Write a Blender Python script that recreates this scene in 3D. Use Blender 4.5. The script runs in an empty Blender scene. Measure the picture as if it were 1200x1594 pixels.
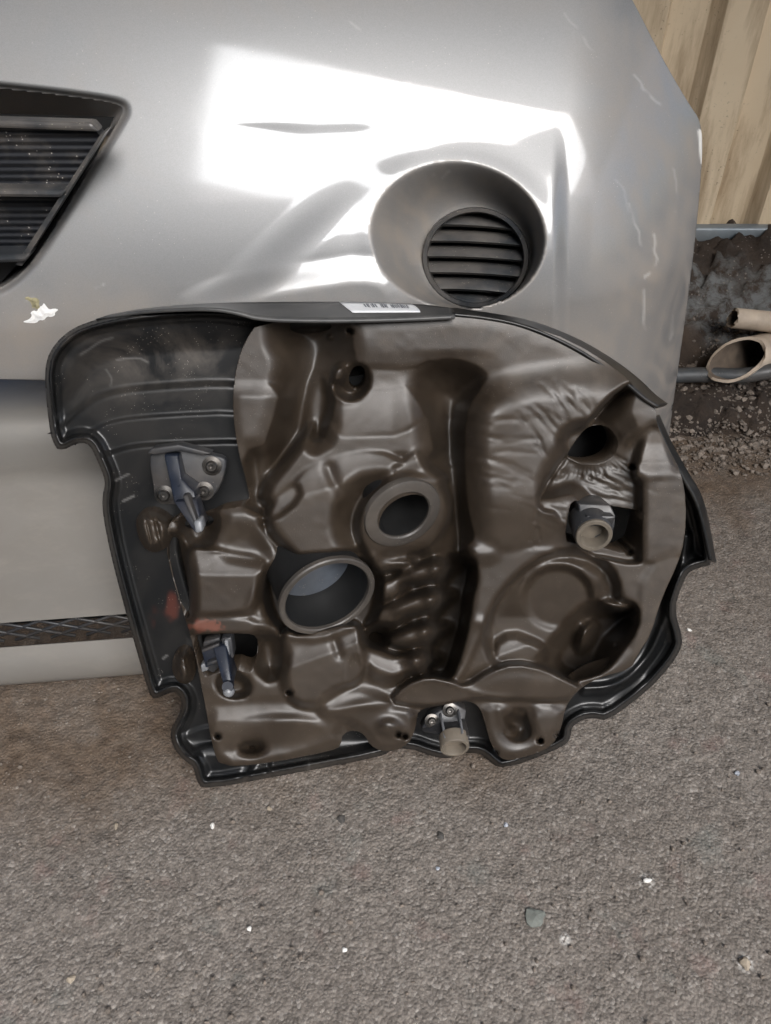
import bpy, bmesh, math, random
import numpy as np
from mathutils import Vector, Matrix

random.seed(4); np.random.seed(4)
S = bpy.context.scene
R = math.radians

# ------------------------------------------------------------------ camera
CAM_H = 0.65
PITCH = R(40.7)
FOC, CU, CV = 1199.0, 600.0, 797.0
cam_d = bpy.data.cameras.new("camera")
cam_d.sensor_fit = 'HORIZONTAL'; cam_d.sensor_width = 36.0
cam_d.lens = 36.0 * FOC / 1200.0
cam_d.clip_start = 0.02; cam_d.clip_end = 200.0
cam = bpy.data.objects.new("camera", cam_d)
S.collection.objects.link(cam)
cam.location = (0, 0, CAM_H)
cam.rotation_euler = (R(90) - PITCH, 0, 0)
S.camera = cam

# ------------------------------------------------------------------ sky, sun, exposure
SUN_EL, SUN_AZ = R(47), R(157)      # azimuth clockwise from +Y: behind the camera, to the right
world = bpy.data.worlds.new("World"); S.world = world
world.use_nodes = True
wn = world.node_tree.nodes; wl = world.node_tree.links
wn.clear()
wo = wn.new('ShaderNodeOutputWorld'); wb = wn.new('ShaderNodeBackground')
sky = wn.new('ShaderNodeTexSky'); sky.sky_type = 'NISHITA'; sky.sun_disc = False
sky.sun_elevation = SUN_EL; sky.sun_rotation = SUN_AZ
sky.air_density = 1.0; sky.dust_density = 4.0; sky.ozone_density = 1.0
wb.inputs['Strength'].default_value = 0.06
wl.new(sky.outputs['Color'], wb.inputs['Color']); wl.new(wb.outputs[0], wo.inputs['Surface'])
sd = bpy.data.lights.new("sun", 'SUN'); sd.energy = 1.5; sd.angle = R(42); sd.color = (0.93, 0.965, 1.0)
sun = bpy.data.objects.new("sun", sd); S.collection.objects.link(sun)
sdir = Vector((math.sin(SUN_AZ) * math.cos(SUN_EL), math.cos(SUN_AZ) * math.cos(SUN_EL), math.sin(SUN_EL)))
sun.rotation_euler = sdir.to_track_quat('Z', 'Y').to_euler(); sun.location = sdir * 6
S.view_settings.view_transform = 'Standard'; S.view_settings.look = 'None'
S.view_settings.gamma = 1.0; S.view_settings.use_curve_mapping = False
S.view_settings.exposure = 1.75
S.render.engine = 'CYCLES'
S.cycles.use_denoising = True
S.cycles.max_bounces = 8; S.cycles.diffuse_bounces = 4; S.cycles.glossy_bounces = 4
S.cycles.caustics_reflective = False; S.cycles.caustics_refractive = False
S.cycles.sample_clamp_indirect = 20.0

# ------------------------------------------------------------------ measuring helpers
CP, SP = math.cos(PITCH), math.sin(PITCH)
CAMP = np.array([0, 0, CAM_H])
FWD = np.array([0, CP, -SP]); UPV = np.array([0, SP, CP]); RGT = np.array([1.0, 0, 0])

def ray(u, v):
    u = np.asarray(u, float); v = np.asarray(v, float)
    x = (u - CU) / FOC; y = -(v - CV) / FOC
    return x[..., None] * RGT + y[..., None] * UPV + FWD

def on_ground(u, v, z=0.0):
    d = ray(u, v); t = (z - CAM_H) / d[..., 2]
    return CAMP + d * t[..., None]

def at_y(u, v, y):
    d = ray(u, v); t = np.asarray(y, float) / d[..., 1]
    return CAMP + d * t[..., None]

def sstep(a, b, x):
    t = np.clip((x - a) / (b - a), 0, 1)
    return t * t * (3 - 2 * t)

def chaikin(pts, n=2, closed=True):
    p = np.asarray(pts, float)
    for _ in range(n):
        if closed:
            q = np.roll(p, -1, 0)
            p = np.stack([.75 * p + .25 * q, .25 * p + .75 * q], 1).reshape(-1, p.shape[1])
        else:
            a = .75 * p[:-1] + .25 * p[1:]; b = .25 * p[:-1] + .75 * p[1:]
            m = np.stack([a, b], 1).reshape(-1, p.shape[1])
            p = np.vstack([p[:1], m, p[-1:]])
    return p

def resample(pts, n, closed=False):
    p = np.asarray(pts, float)
    if closed: p = np.vstack([p, p[:1]])
    s = np.r_[0, np.cumsum(np.linalg.norm(np.diff(p, axis=0), axis=1))]
    t = np.linspace(0, s[-1], n, endpoint=not closed)
    return np.stack([np.interp(t, s, p[:, k]) for k in range(p.shape[1])], 1)

def sdf(U, V, pts):
    """signed distance to a closed polygon, negative inside"""
    p = np.asarray(pts, float); q = np.roll(p, -1, 0)
    d2 = np.full(U.shape, 1e12); ins = np.zeros(U.shape, bool)
    for (ax, ay), (bx, by) in zip(p, q):
        ex, ey = bx - ax, by - ay
        L = ex * ex + ey * ey
        if L < 1e-12: continue
        wx, wy = U - ax, V - ay
        t = np.clip((wx * ex + wy * ey) / L, 0, 1)
        d2 = np.minimum(d2, (wx - t * ex) ** 2 + (wy - t * ey) ** 2)
        c = ((ay > V) != (by > V))
        if ey != 0:
            ins ^= c & (U < (V - ay) * ex / ey + ax)
    d = np.sqrt(d2)
    return np.where(ins, -d, d)

def dline(U, V, pts):
    p = np.asarray(pts, float); d2 = np.full(U.shape, 1e12)
    for (ax, ay), (bx, by) in zip(p[:-1], p[1:]):
        ex, ey = bx - ax, by - ay; L = ex * ex + ey * ey + 1e-12
        wx, wy = U - ax, V - ay
        t = np.clip((wx * ex + wy * ey) / L, 0, 1)
        d2 = np.minimum(d2, (wx - t * ex) ** 2 + (wy - t * ey) ** 2)
    return np.sqrt(d2)

def ell(cu, cv, a, b, ang=0, n=28):
    t = np.linspace(0, 2 * np.pi, n, endpoint=False); ca, sa = math.cos(R(ang)), math.sin(R(ang))
    x, y = a * np.cos(t), b * np.sin(t)
    return np.stack([cu + x * ca - y * sa, cv + x * sa + y * ca], 1)

def blur(A, s):
    r = int(3 * s) + 1; k = np.exp(-0.5 * (np.arange(-r, r + 1) / s) ** 2); k /= k.sum()
    B = np.pad(A, r, mode='edge')
    B = sum(k[i] * B[i:i + A.shape[0], :] for i in range(2 * r + 1))
    return sum(k[i] * B[:, i:i + A.shape[1]] for i in range(2 * r + 1))

def vnoise(X, Y, seed):
    """smooth value noise"""
    rg = np.random.RandomState(seed); T = rg.rand(256, 256)
    xi = np.floor(X).astype(int); yi = np.floor(Y).astype(int)
    fx = X - xi; fy = Y - yi
    fx = fx * fx * (3 - 2 * fx); fy = fy * fy * (3 - 2 * fy)
    a = T[xi & 255, yi & 255]; b = T[(xi + 1) & 255, yi & 255]
    c = T[xi & 255, (yi + 1) & 255]; d = T[(xi + 1) & 255, (yi + 1) & 255]
    return (a * (1 - fx) + b * fx) * (1 - fy) + (c * (1 - fx) + d * fx) * fy - 0.5

# ------------------------------------------------------------------ object helpers
def link(o):
    S.collection.objects.link(o); return o

def mesh_obj(name, verts, faces, mat, parent=None, smooth=True):
    me = bpy.data.meshes.new(name)
    v = np.asarray(verts, float)
    me.from_pydata(v.tolist(), [], [list(map(int, f)) for f in faces])
    me.update()
    if smooth: me.polygons.foreach_set('use_smooth', [True] * len(me.polygons))
    if mat: me.materials.append(mat)
    o = link(bpy.data.objects.new(name, me))
    if parent: o.parent = parent
    return o

def bm_obj(name, bm, mat, parent=None, smooth=True):
    me = bpy.data.meshes.new(name); bmesh.ops.recalc_face_normals(bm, faces=bm.faces)
    bm.to_mesh(me); bm.free()
    if smooth: me.polygons.foreach_set('use_smooth', [True] * len(me.polygons))
    if mat: me.materials.append(mat)
    o = link(bpy.data.objects.new(name, me))
    if parent: o.parent = parent
    return o

def tag(o, label=None, cat=None, group=None, kind=None):
    if label: o['label'] = label
    if cat: o['category'] = cat
    if group: o['group'] = group
    if kind: o['kind'] = kind
    return o

def thing(name, label, cat, group=None):
    o = link(bpy.data.objects.new(name, None)); o.empty_display_size = .05
    return tag(o, label, cat, group)

def bevel(o, w, seg=2, ang=35):
    m = o.modifiers.new('bevel', 'BEVEL'); m.width = w; m.segments = seg
    m.limit_method = 'ANGLE'; m.angle_limit = R(ang); m.harden_normals = False
    return o

def solid(o, th, off=-1):
    m = o.modifiers.new('solid', 'SOLIDIFY'); m.thickness = th; m.offset = off; m.use_even_offset = False
    return o

def sharp(o, ang=35):
    o.data.set_sharp_from_angle(angle=R(ang)); return o

def attr(o, name, vals):
    a = o.data.attributes.new(name, 'FLOAT', 'POINT')
    a.data.foreach_set('value', np.asarray(vals, np.float32)); return o

def tube(name, pts, rad, mat, parent=None, n=12, cap=True):
    """round bar along a polyline; rad scalar or list"""
    p = np.asarray(pts, float); m = len(p)
    rad = np.full(m, rad) if np.isscalar(rad) else np.asarray(rad, float)
    V, F = [], []
    prev = None
    for i in range(m):
        t = p[min(i + 1, m - 1)] - p[max(i - 1, 0)]; t /= np.linalg.norm(t) + 1e-12
        a = np.array([0, 0, 1.0]) if prev is None else prev
        a = a - t * a.dot(t)
        if np.linalg.norm(a) < 1e-3: a = np.array([1.0, 0, 0]) - t * t[0]
        a /= np.linalg.norm(a); b = np.cross(t, a); prev = a
        for k in range(n):
            w = 2 * math.pi * k / n
            V.append(p[i] + rad[i] * (a * math.cos(w) + b * math.sin(w)))
    for i in range(m - 1):
        for k in range(n):
            F.append((i * n + k, i * n + (k + 1) % n, (i + 1) * n + (k + 1) % n, (i + 1) * n + k))
    if cap: F += [tuple(range(n))[::-1], tuple(range((m - 1) * n, m * n))]
    return mesh_obj(name, V, F, mat, parent)

def lathe(name, c, axis, prof, mat, parent=None, n=40, close=False):
    """prof: (radius, height along axis) rings"""
    a = np.asarray(axis, float); a /= np.linalg.norm(a)
    x = np.cross(a, [0, 0, 1.0]); x /= np.linalg.norm(x); y = np.cross(a, x)
    V, F = [], []
    for r, h in prof:
        for k in range(n):
            w = 2 * math.pi * k / n
            V.append(np.asarray(c) + a * h + r * (x * math.cos(w) + y * math.sin(w)))
    m = len(prof)
    for i in range(m - 1 + (1 if close else 0)):
        j = (i + 1) % m
        for k in range(n):
            F.append((i * n + k, i * n + (k + 1) % n, j * n + (k + 1) % n, j * n + k))
    if not close:
        F += [tuple(range(n))[::-1], tuple(range((m - 1) * n, m * n))]
    o = mesh_obj(name, V, F, mat, parent)
    bm = bmesh.new(); bm.from_mesh(o.data); bmesh.ops.recalc_face_normals(bm, faces=bm.faces); bm.to_mesh(o.data); bm.free()
    return sharp(o, 40)

def grid_field(u0, u1, v0, v1, step, outline, holes, place, name, mat, parent=None, skirt=None):
    """A sheet sampled on a grid of sight lines. place(U,V) -> world points. Cells outside the outline
    or inside a hole are left out and the border is drawn onto the outline."""
    us = np.arange(u0, u1 + step, step); vs = np.arange(v0, v1 + step, step)
    U, V = np.meshgrid(us, vs)
    def D(U, V):
        d = sdf(U, V, outline)
        for h in holes: d = np.maximum(d, -sdf(U, V, h))
        return d
    d = D(U, V); ins = d < 0
    nv, nu = U.shape
    cell = ins[:-1, :-1] | ins[1:, :-1] | ins[:-1, 1:] | ins[1:, 1:]
    used = np.zeros(U.shape, bool)
    used[:-1, :-1] |= cell; used[1:, :-1] |= cell; used[:-1, 1:] |= cell; used[1:, 1:] |= cell
    mv = used & ~ins
    e = 0.25
    mu, mvv = U[mv].copy(), V[mv].copy()
    for _ in range(3):
        dd = D(mu, mvv)
        gx = (D(mu + e, mvv) - D(mu - e, mvv)) / (2 * e); gy = (D(mu, mvv + e) - D(mu, mvv - e)) / (2 * e)
        g = np.sqrt(gx * gx + gy * gy) + 1e-6
        mu -= dd * gx / g; mvv -= dd * gy / g
    U[mv] = mu; V[mv] = mvv
    idx = -np.ones(U.shape, int); idx[used] = np.arange(used.sum())
    pu, pv = U[used], V[used]
    P = place(pu, pv)
    a, b, c, dd = idx[:-1, :-1][cell], idx[1:, :-1][cell], idx[1:, 1:][cell], idx[:-1, 1:][cell]
    Fq = np.stack([a, b, c, dd], 1)
    if skirt is not None:
        E = np.concatenate([Fq[:, [0, 1]], Fq[:, [1, 2]], Fq[:, [2, 3]], Fq[:, [3, 0]]])
        key = np.sort(E, 1); kk = key[:, 0].astype(np.int64) * (len(P) + 1) + key[:, 1]
        uq, inv, cnt = np.unique(kk, return_inverse=True, return_counts=True)
        BE = E[cnt[inv] == 1]
        bv = np.unique(BE); mp = -np.ones(len(P), int); mp[bv] = len(P) + np.arange(len(bv))
        P = np.vstack([P, skirt(P[bv], pu[bv], pv[bv])])
        Fq = np.vstack([Fq, np.stack([BE[:, 1], BE[:, 0], mp[BE[:, 0]], mp[BE[:, 1]]], 1)])
        pu = np.r_[pu, pu[bv]]; pv = np.r_[pv, pv[bv]]
    me = bpy.data.meshes.new(name)
    me.vertices.add(len(P)); me.vertices.foreach_set('co', P.astype(np.float32).ravel())
    me.loops.add(Fq.size); me.loops.foreach_set('vertex_index', Fq.astype(np.int32).ravel())
    me.polygons.add(len(Fq)); me.polygons.foreach_set('loop_start', np.arange(0, Fq.size, 4, dtype=np.int32))
    me.update(calc_edges=True); me.validate()
    me.polygons.foreach_set('use_smooth', [True] * len(me.polygons))
    me.materials.append(mat)
    o = link(bpy.data.objects.new(name, me))
    if parent: o.parent = parent
    return o, pu, pv

# ------------------------------------------------------------------ materials
class NT:
    def __init__(s, name):
        s.m = bpy.data.materials.new(name); s.m.use_nodes = True
        s.t = s.m.node_tree; s.n = s.t.nodes; s.l = s.t.links
        s.b = s.n['Principled BSDF']
        s.tc = s.n.new('ShaderNodeTexCoord').outputs['Object']
    def link(s, a, b): s.l.new(a, b)
    def setv(s, sock, v):
        if hasattr(v, 'is_output') or isinstance(v, bpy.types.NodeSocket): s.l.new(v, sock)
        else: sock.default_value = v
    def noise(s, scale, detail=4, rough=.55, dist=0, vec=None):
        n = s.n.new('ShaderNodeTexNoise'); n.inputs['Scale'].default_value = scale
        n.inputs['Detail'].default_value = detail; n.inputs['Roughness'].default_value = rough
        n.inputs['Distortion'].default_value = dist
        s.l.new(vec or s.tc, n.inputs['Vector']); return n.outputs['Fac']
    def voro(s, scale, feat='F1', out='Distance', vec=None, rnd=1):
        n = s.n.new('ShaderNodeTexVoronoi'); n.feature = feat; n.inputs['Scale'].default_value = scale
        n.inputs['Randomness'].default_value = rnd
        s.l.new(vec or s.tc, n.inputs['Vector']); return n.outputs[out]
    def ramp(s, f, stops):
        n = s.n.new('ShaderNodeValToRGB'); cr = n.color_ramp
        while len(cr.elements) < len(stops): cr.elements.new(.5)
        for e, (p, c) in zip(cr.elements, stops):
            e.position = p; e.color = (c, c, c, 1) if np.isscalar(c) else (*c, 1)
        s.l.new(f, n.inputs[0]); return n.outputs[0]
    def mr(s, f, a, b, c=0, d=1):
        n = s.n.new('ShaderNodeMapRange'); n.inputs[1].default_value = a; n.inputs[2].default_value = b
        n.inputs[3].default_value = c; n.inputs[4].default_value = d; s.l.new(f, n.inputs[0]); return n.outputs[0]
    def mix(s, f, a, b, mode='MIX'):
        n = s.n.new('ShaderNodeMix'); n.data_type = 'RGBA'; n.blend_type = mode
        s.setv(n.inputs[0], f)
        for i, v in ((6, a), (7, b)):
            if isinstance(v, tuple): v = (*v, 1) if len(v) == 3 else v
            s.setv(n.inputs[i], v)
        return n.outputs[2]
    def math(s, op, a, b=0.0):
        n = s.n.new('ShaderNodeMath'); n.operation = op; s.setv(n.inputs[0], a); s.setv(n.inputs[1], b)
        return n.outputs[0]
    def at(s, name):
        n = s.n.new('ShaderNodeAttribute'); n.attribute_name = name; return n.outputs['Fac']
    def mapped(s, scale=(1, 1, 1), rot=(0, 0, 0)):
        n = s.n.new('ShaderNodeMapping'); n.inputs['Scale'].default_value = scale; n.inputs['Rotation'].default_value = rot
        s.l.new(s.tc, n.inputs['Vector']); return n.outputs[0]
    def bump(s, h, strength=.3, dist=.001, nrm=None):
        n = s.n.new('ShaderNodeBump'); n.inputs['Strength'].default_value = strength
        n.inputs['Distance'].default_value = dist; s.l.new(h, n.inputs['Height'])
        if nrm: s.l.new(nrm, n.inputs['Normal'])
        return n.outputs[0]
    def out(s, base=None, rough=None, metal=None, nrm=None, coat=None, coat_r=None, spec=None, coat_n=None):
        b = s.b
        for k, v in (('Base Color', base), ('Roughness', rough), ('Metallic', metal), ('Normal', nrm),
                     ('Coat IOR', 1.46 if coat is not None else None), ('Coat Weight', coat), ('Coat Roughness', coat_r), ('Specular IOR Level', spec), ('Coat Normal', coat_n)):
            if v is None: continue
            if isinstance(v, tuple): v = (*v, 1) if len(v) == 3 else v
            s.setv(b.inputs[k], v)
        return s.m

def m_simple(name, col, rough=.5, metal=0, var=.15, scale=60, bump=.15, bd=.0005, dust=0.0, dustcol=(.2, .16, .12), spec=.5):
    t = NT(name)
    f = t.noise(scale, 5)
    c = t.mix(t.mr(f, .3, .7), tuple(x * (1 - var) for x in col), tuple(min(1, x * (1 + var)) for x in col))
    if dust:
        d = t.math('MULTIPLY', t.mr(t.noise(scale * .25, 6, .6, .4), .42, .75), dust)
        c = t.mix(d, c, dustcol)
        sp = t.math('MULTIPLY', t.math('LESS_THAN', t.voro(420), .13), t.math('GREATER_THAN', t.noise(45, 2), .56))
        c = t.mix(t.math('MULTIPLY', sp, min(1, dust * 1.6)), c, (.42, .38, .32))
    r = t.mr(t.noise(scale * .6, 4), .3, .7, max(0, rough - .1), min(1, rough + .1))
    n = t.bump(t.noise(scale * 25, 3), bump, bd)
    return t.out(c, r, metal, n, spec=spec)

M = {}
def build_materials():
    # silver paint with dust and hairline scratches
    t = NT('silver_paint')
    flake = t.voro(2600, out='Color')
    sep = t.n.new('ShaderNodeSeparateColor'); t.l.new(flake, sep.inputs[0])
    base = t.mix(t.mr(sep.outputs[0], 0, 1, 0, 1), (.224, .225, .226), (.266, .267, .268))
    dn = t.noise(7, 7, .62, .6); dn2 = t.noise(38, 6, .65, .2, t.mapped((1, 1, .35)))
    dust = t.math('MULTIPLY', t.mr(t.math('ADD', t.math('MULTIPLY', dn, .6), t.math('MULTIPLY', dn2, .4)), .38, .72), t.mr(t.at('dust'), 0, 1, .0, .85))
    wn_ = t.n.new('ShaderNodeTexWave'); wn_.inputs['Scale'].default_value = 26; wn_.inputs['Distortion'].default_value = 7
    wn_.inputs['Detail'].default_value = 2; wn_.inputs['Detail Scale'].default_value = .7; t.l.new(t.mapped((.5, .5, 1), (.3, .4, .2)), wn_.inputs['Vector'])
    swirl = t.math('MULTIPLY', t.mr(wn_.outputs['Fac'], .35, .9), t.math('MULTIPLY', t.mr(t.noise(5, 3), .45, .7), .35))
    dust = t.math('MINIMUM', t.math('ADD', dust, t.math('MULTIPLY', swirl, t.at('dust'))), 1)
    base = t.mix(dust, base, (.30, .255, .21))
    scr = t.at('scratch')
    base = t.mix(scr, base, (.74, .72, .68))
    sp = t.math('MULTIPLY', t.math('LESS_THAN', t.voro(260), .07), t.math('GREATER_THAN', t.noise(30, 2), .55))
    base = t.mix(t.math('MULTIPLY', sp, .6), base, (.65, .6, .52))
    rough = t.mr(dust, 0, 1, .42, .75)
    coat = t.math('SUBTRACT', 1, t.math('MAXIMUM', t.math('MULTIPLY', dust, .92), scr))
    cr = t.math('ADD', t.mr(dust, 0, .5, .035, .2), t.mr(t.noise(5, 3), .45, .7, 0, .07))
    bn = t.bump(t.noise(900, 2), .04, .0003)
    M['silver'] = t.out(base, rough, t.mr(t.math('MAXIMUM', dust, scr), 0, 1, .36, 0), bn, coat, cr, coat_n=t.bump(t.noise(30, 2), .03, .0012))
    # lower bumper: the same silver under road dust
    t = NT('dusty_beige_paint')
    a = t.noise(5, 6, .6, .4); b = t.noise(60, 6, .7, .3, t.mapped((.35, 1, 1), (.2, .6, .5)))
    c = t.mix(t.mr(a, .35, .7), (.20, .19, .175), (.165, .149, .13))
    c = t.mix(t.math('MULTIPLY', t.mr(b, .5, .75), .45), c, (.24, .22, .19))
    M['beige'] = t.out(c, t.mr(a, .3, .7, .45, .7), .25, t.bump(b, .08, .0004), .25, .2)
    # foam lining: dark brown skin, closed and slightly shiny
    t = NT('foam_skin')
    a = t.noise(14, 6, .6, .3); g = t.noise(1500, 2)
    c = t.mix(t.mr(a, .3, .7), (.0215, .0140, .0082), (.033, .0225, .0140))
    d = t.math('MULTIPLY', t.mr(t.noise(22, 6, .65, .5), .42, .75), t.mr(t.at('dust'), 0, 1, .08, 1))
    c = t.mix(t.math('MULTIPLY', d, .7), c, (.165, .128, .094))
    sp = t.math('MULTIPLY', t.math('LESS_THAN', t.voro(520), .1), t.math('GREATER_THAN', t.noise(40, 2), .56))
    c = t.mix(t.math('MULTIPLY', sp, .55), c, (.45, .40, .34))
    c = t.mix(t.at('red'), c, (.15, .052, .033))
    r = t.mr(a, .3, .7, .43, .51)
    n = t.bump(g, .30, .0004, t.bump(t.noise(130, 4), .05, .0012))
    M['foam'] = t.out(c, r, 0, n, spec=.8)
    # moulded black plastic
    t = NT('black_plastic')
    a = t.noise(9, 6, .6, .3)
    d = t.math('MULTIPLY', t.mr(t.noise(17, 7, .65, .6), .45, .75), t.mr(t.at('dust'), 0, 1, .06, .8))
    c = t.mix(d, (.0065, .0068, .0072), (.13, .11, .09))
    c = t.mix(t.at('scuff'), c, (.34, .33, .32))
    sp = t.math('MULTIPLY', t.math('LESS_THAN', t.voro(480), .12), t.math('GREATER_THAN', t.noise(38, 2), .58))
    c = t.mix(t.math('MULTIPLY', sp, .5), c, (.5, .45, .4))
    c = t.mix(t.at('red'), c, (.16, .04, .025))
    M['plastic'] = t.out(c, t.mr(d, 0, .6, .33, .6), 0, t.bump(t.noise(2200, 2), .06, .0002), spec=.5)
    t = NT('grey_plastic_edge'); a = t.noise(40, 5)
    M['edge'] = t.out(t.mix(t.mr(a, .3, .7), (.045, .046, .047), (.085, .083, .08)), .42, 0, t.bump(t.noise(1800, 2), .1, .0002))
    M['bracket'] = m_simple('grey_nylon', (.030, .031, .034), .42, 0, .2, 80, .12, .0003, .25)
    M['pin'] = m_simple('dark_blue_nylon', (.009, .013, .023), .36, 0, .2, 80, .1, .0003, .15)
    M['bolt'] = m_simple('bolt_steel', (.10, .094, .088), .35, .9, .3, 120, .1, .0003, .2)
    M['worn'] = m_simple('worn_tip', (.20, .205, .215), .4, .1, .2, 120, .1, .0003)
    M['bush'] = m_simple('rubber_bush_tan', (.135, .115, .09), .55, 0, .2, 90, .15, .0004, .4)
    M['ring'] = m_simple('neck_rubber', (.055, .048, .042), .45, 0, .15, 70, .15, .0004, .35, (.2, .17, .14))
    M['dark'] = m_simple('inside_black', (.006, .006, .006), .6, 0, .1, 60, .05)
    M['glossin'] = m_simple('inner_cap', (.085, .098, .118), .38, 0, .3, 50, .1, .0004, .4, (.12, .12, .12))  # blue-grey base carries the tint of reflected sky
    M['foglat'] = m_simple('fog_cover_plastic', (.034, .037, .041), .38, 0, .2, 60, .12, .0003, .75, (.20, .175, .15))
    # ribbed intake insert
    t = NT('ribbed_plastic')
    w = t.n.new('ShaderNodeTexWave'); w.bands_direction = 'Z'; w.inputs['Scale'].default_value = 62; t.l.new(t.tc, w.inputs['Vector'])
    d = t.mr(t.noise(30, 6, .65), .5, .75, 0, .35)
    c = t.mix(d, (.012, .013, .016), (.2, .17, .14))
    sp = t.math('MULTIPLY', t.math('LESS_THAN', t.voro(300), .16), t.math('GREATER_THAN', t.noise(30, 2), .53))
    c = t.mix(t.math('MULTIPLY', sp, .7), c, (.45, .42, .38))
    M['rib'] = t.out(c, .42, 0, t.bump(w.outputs['Fac'], .8, .0012))
    M['sticker'] = m_simple('sticker_paper', (.78, .79, .80), .45, 0, .03, 30, .02)
    M['ink'] = m_simple('sticker_ink', (.16, .17, .19), .6, 0, .3, 300, .02)
    M['dropping'] = m_simple('white_dropping', (.80, .79, .77), .8, 0, .08, 200, .4, .001)
    M['dropping2'] = m_simple('olive_dropping', (.30, .27, .16), .85, 0, .35, 300, .5, .001)
    # fence
    t = NT('cream_sheet_metal')
    a = t.noise(4, 6, .6, .3); st = t.noise(10, 6, .65, .2, t.mapped((3, 3, .45)))
    c = t.mix(t.mr(a, .3, .7), (.70, .575, .41), (.62, .49, .33))
    c = t.mix(t.math('MULTIPLY', t.mr(st, .46, .72), .9), c, (.24, .155, .08))
    c = t.mix(t.math('MULTIPLY', t.mr(t.noise(160, 4, .7), .60, .72), t.mr(t.noise(9, 3), .45, .65)), c, (.06, .045, .03))
    M['fence'] = t.out(c, .5, .05, t.bump(t.noise(60, 4), .1, .001))
    M['rail'] = m_simple('grey_flashing', (.21, .24, .26), .45, .4, .2, 20, .1, .0005, .35, (.2, .16, .12))
    # soil bank
    t = NT('soil')
    a = t.noise(9, 8, .65, .5); g = t.noise(45, 6, .7, .3)
    c = t.mix(t.mr(a, .35, .65), (.030, .020, .014), (.085, .058, .040))
    band = t.at('chalk')
    ch = t.math('MULTIPLY', band, t.mr(g, .40, .58))
    c = t.mix(ch, c, (.21, .215, .21))
    sp = t.math('MULTIPLY', t.math('LESS_THAN', t.voro(150), .22), t.math('GREATER_THAN', t.noise(30, 2), .52))
    c = t.mix(t.math('MULTIPLY', sp, .7), c, (.30, .26, .22))
    M['soil'] = t.out(c, .9, 0, t.bump(t.noise(150, 6, .75), 1.0, .010))
    # asphalt
    t = NT('worn_asphalt')
    a = t.noise(5, 7, .6, .4); fine = t.noise(190, 5, .7); v1 = t.voro(210, out='Color')
    sep = t.n.new('ShaderNodeSeparateColor'); t.l.new(v1, sep.inputs[0])
    c = t.mix(t.mr(a, .35, .65), (.182, .157, .135), (.228, .200, .175))
    c = t.mix(t.mr(sep.outputs[0], .0, 1, 0, .45), c, (.275, .243, .213))
    c = t.mix(t.mr(fine, .40, .60, .6, 0), c, (.06, .051, .044))
    ed = t.voro(380, 'DISTANCE_TO_EDGE', 'Distance')
    c = t.mix(t.mr(ed, .02, .16, .22, 0), c, (.07, .06, .052))
    sp3 = t.voro(380, out='Color'); sep3 = t.n.new('ShaderNodeSeparateColor'); t.l.new(sp3, sep3.inputs[0])
    c = t.mix(t.mr(sep3.outputs[1], .86, 1, 0, .55), c, (.34, .31, .28))
    red = t.math('MULTIPLY', t.mr(t.noise(23, 4), .6, .7), .3)
    c = t.mix(red, c, (.20, .115, .10))
    grn = t.math('MULTIPLY', t.mr(t.noise(17, 4, vec=t.mapped((1, 1, 1), (1, 2, 3))), .62, .72), .3)
    c = t.mix(grn, c, (.13, .155, .145))
    dm = t.math('MULTIPLY', t.at('dirt_shade'), t.mr(t.noise(12, 7, .65, .4), .3, .6, .45, 1))
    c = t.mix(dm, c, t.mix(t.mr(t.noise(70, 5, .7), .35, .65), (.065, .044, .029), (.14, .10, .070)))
    s1 = t.math('MULTIPLY', t.math('LESS_THAN', t.voro(130), .17), t.math('GREATER_THAN', t.noise(31, 2), .57))
    c = t.mix(t.math('MULTIPLY', s1, .4), c, (.36, .33, .29))
    s2 = t.math('MULTIPLY', t.math('LESS_THAN', t.voro(330), .15), t.math('GREATER_THAN', t.noise(60, 2), .55))
    c = t.mix(t.math('MULTIPLY', s2, .45), c, (.42, .39, .35))
    wh = t.math('MULTIPLY', t.at('chip'), t.mr(t.noise(260, 3), .42, .52))
    c = t.mix(wh, c, (.74, .72, .68))
    hh = t.math('ADD', t.math('MULTIPLY', t.voro(380), -.8), t.math('ADD', t.math('MULTIPLY', t.noise(300, 4, .7), .9), t.math('MULTIPLY', t.noise(90, 3), .8)))
    M['asphalt'] = t.out(c, .82, 0, t.bump(hh, .62, .0026), spec=.35)
    M['pipe'] = m_simple('old_pipe', (.42, .345, .27), .7, 0, .2, 40, .3, .001, .4, (.22, .16, .11))
    M['pipe_in'] = m_simple('pipe_bore', (.10, .075, .055), .85, 0, .3, 60, .4, .001)
    M['cable'] = m_simple('grey_hose', (.045, .05, .055), .5, 0, .25, 60, .2, .0005, .5, (.14, .12, .1))
    M['gravel'] = m_simple('gravel_bits', (.17, .14, .115), .85, 0, .55, 90, .4, .001)
    M['stone_w'] = m_simple('white_chip', (.72, .70, .66), .7, 0, .12, 200, .3, .001)
    M['stone_g'] = m_simple('green_grey_stone', (.17, .18, .16), .7, 0, .25, 120, .4, .001)
    M['stone_d'] = m_simple('dark_stone', (.06, .055, .05), .7, 0, .3, 120, .4, .001)
    M['stone_t'] = m_simple('tan_stone', (.30, .25, .19), .75, 0, .3, 120, .4, .001)
    M['stone_b'] = m_simple('blue_chip', (.30, .32, .36), .35, 0, .3, 120, .2, .001)
    M['roof'] = m_simple('roof_sheet', (.16, .15, .14), .6, .1, .2, 8, .1, .001)
    M['wallb'] = m_simple('far_wall', (.30, .27, .23), .8, 0, .15, 4, .2, .002)
build_materials()

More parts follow.
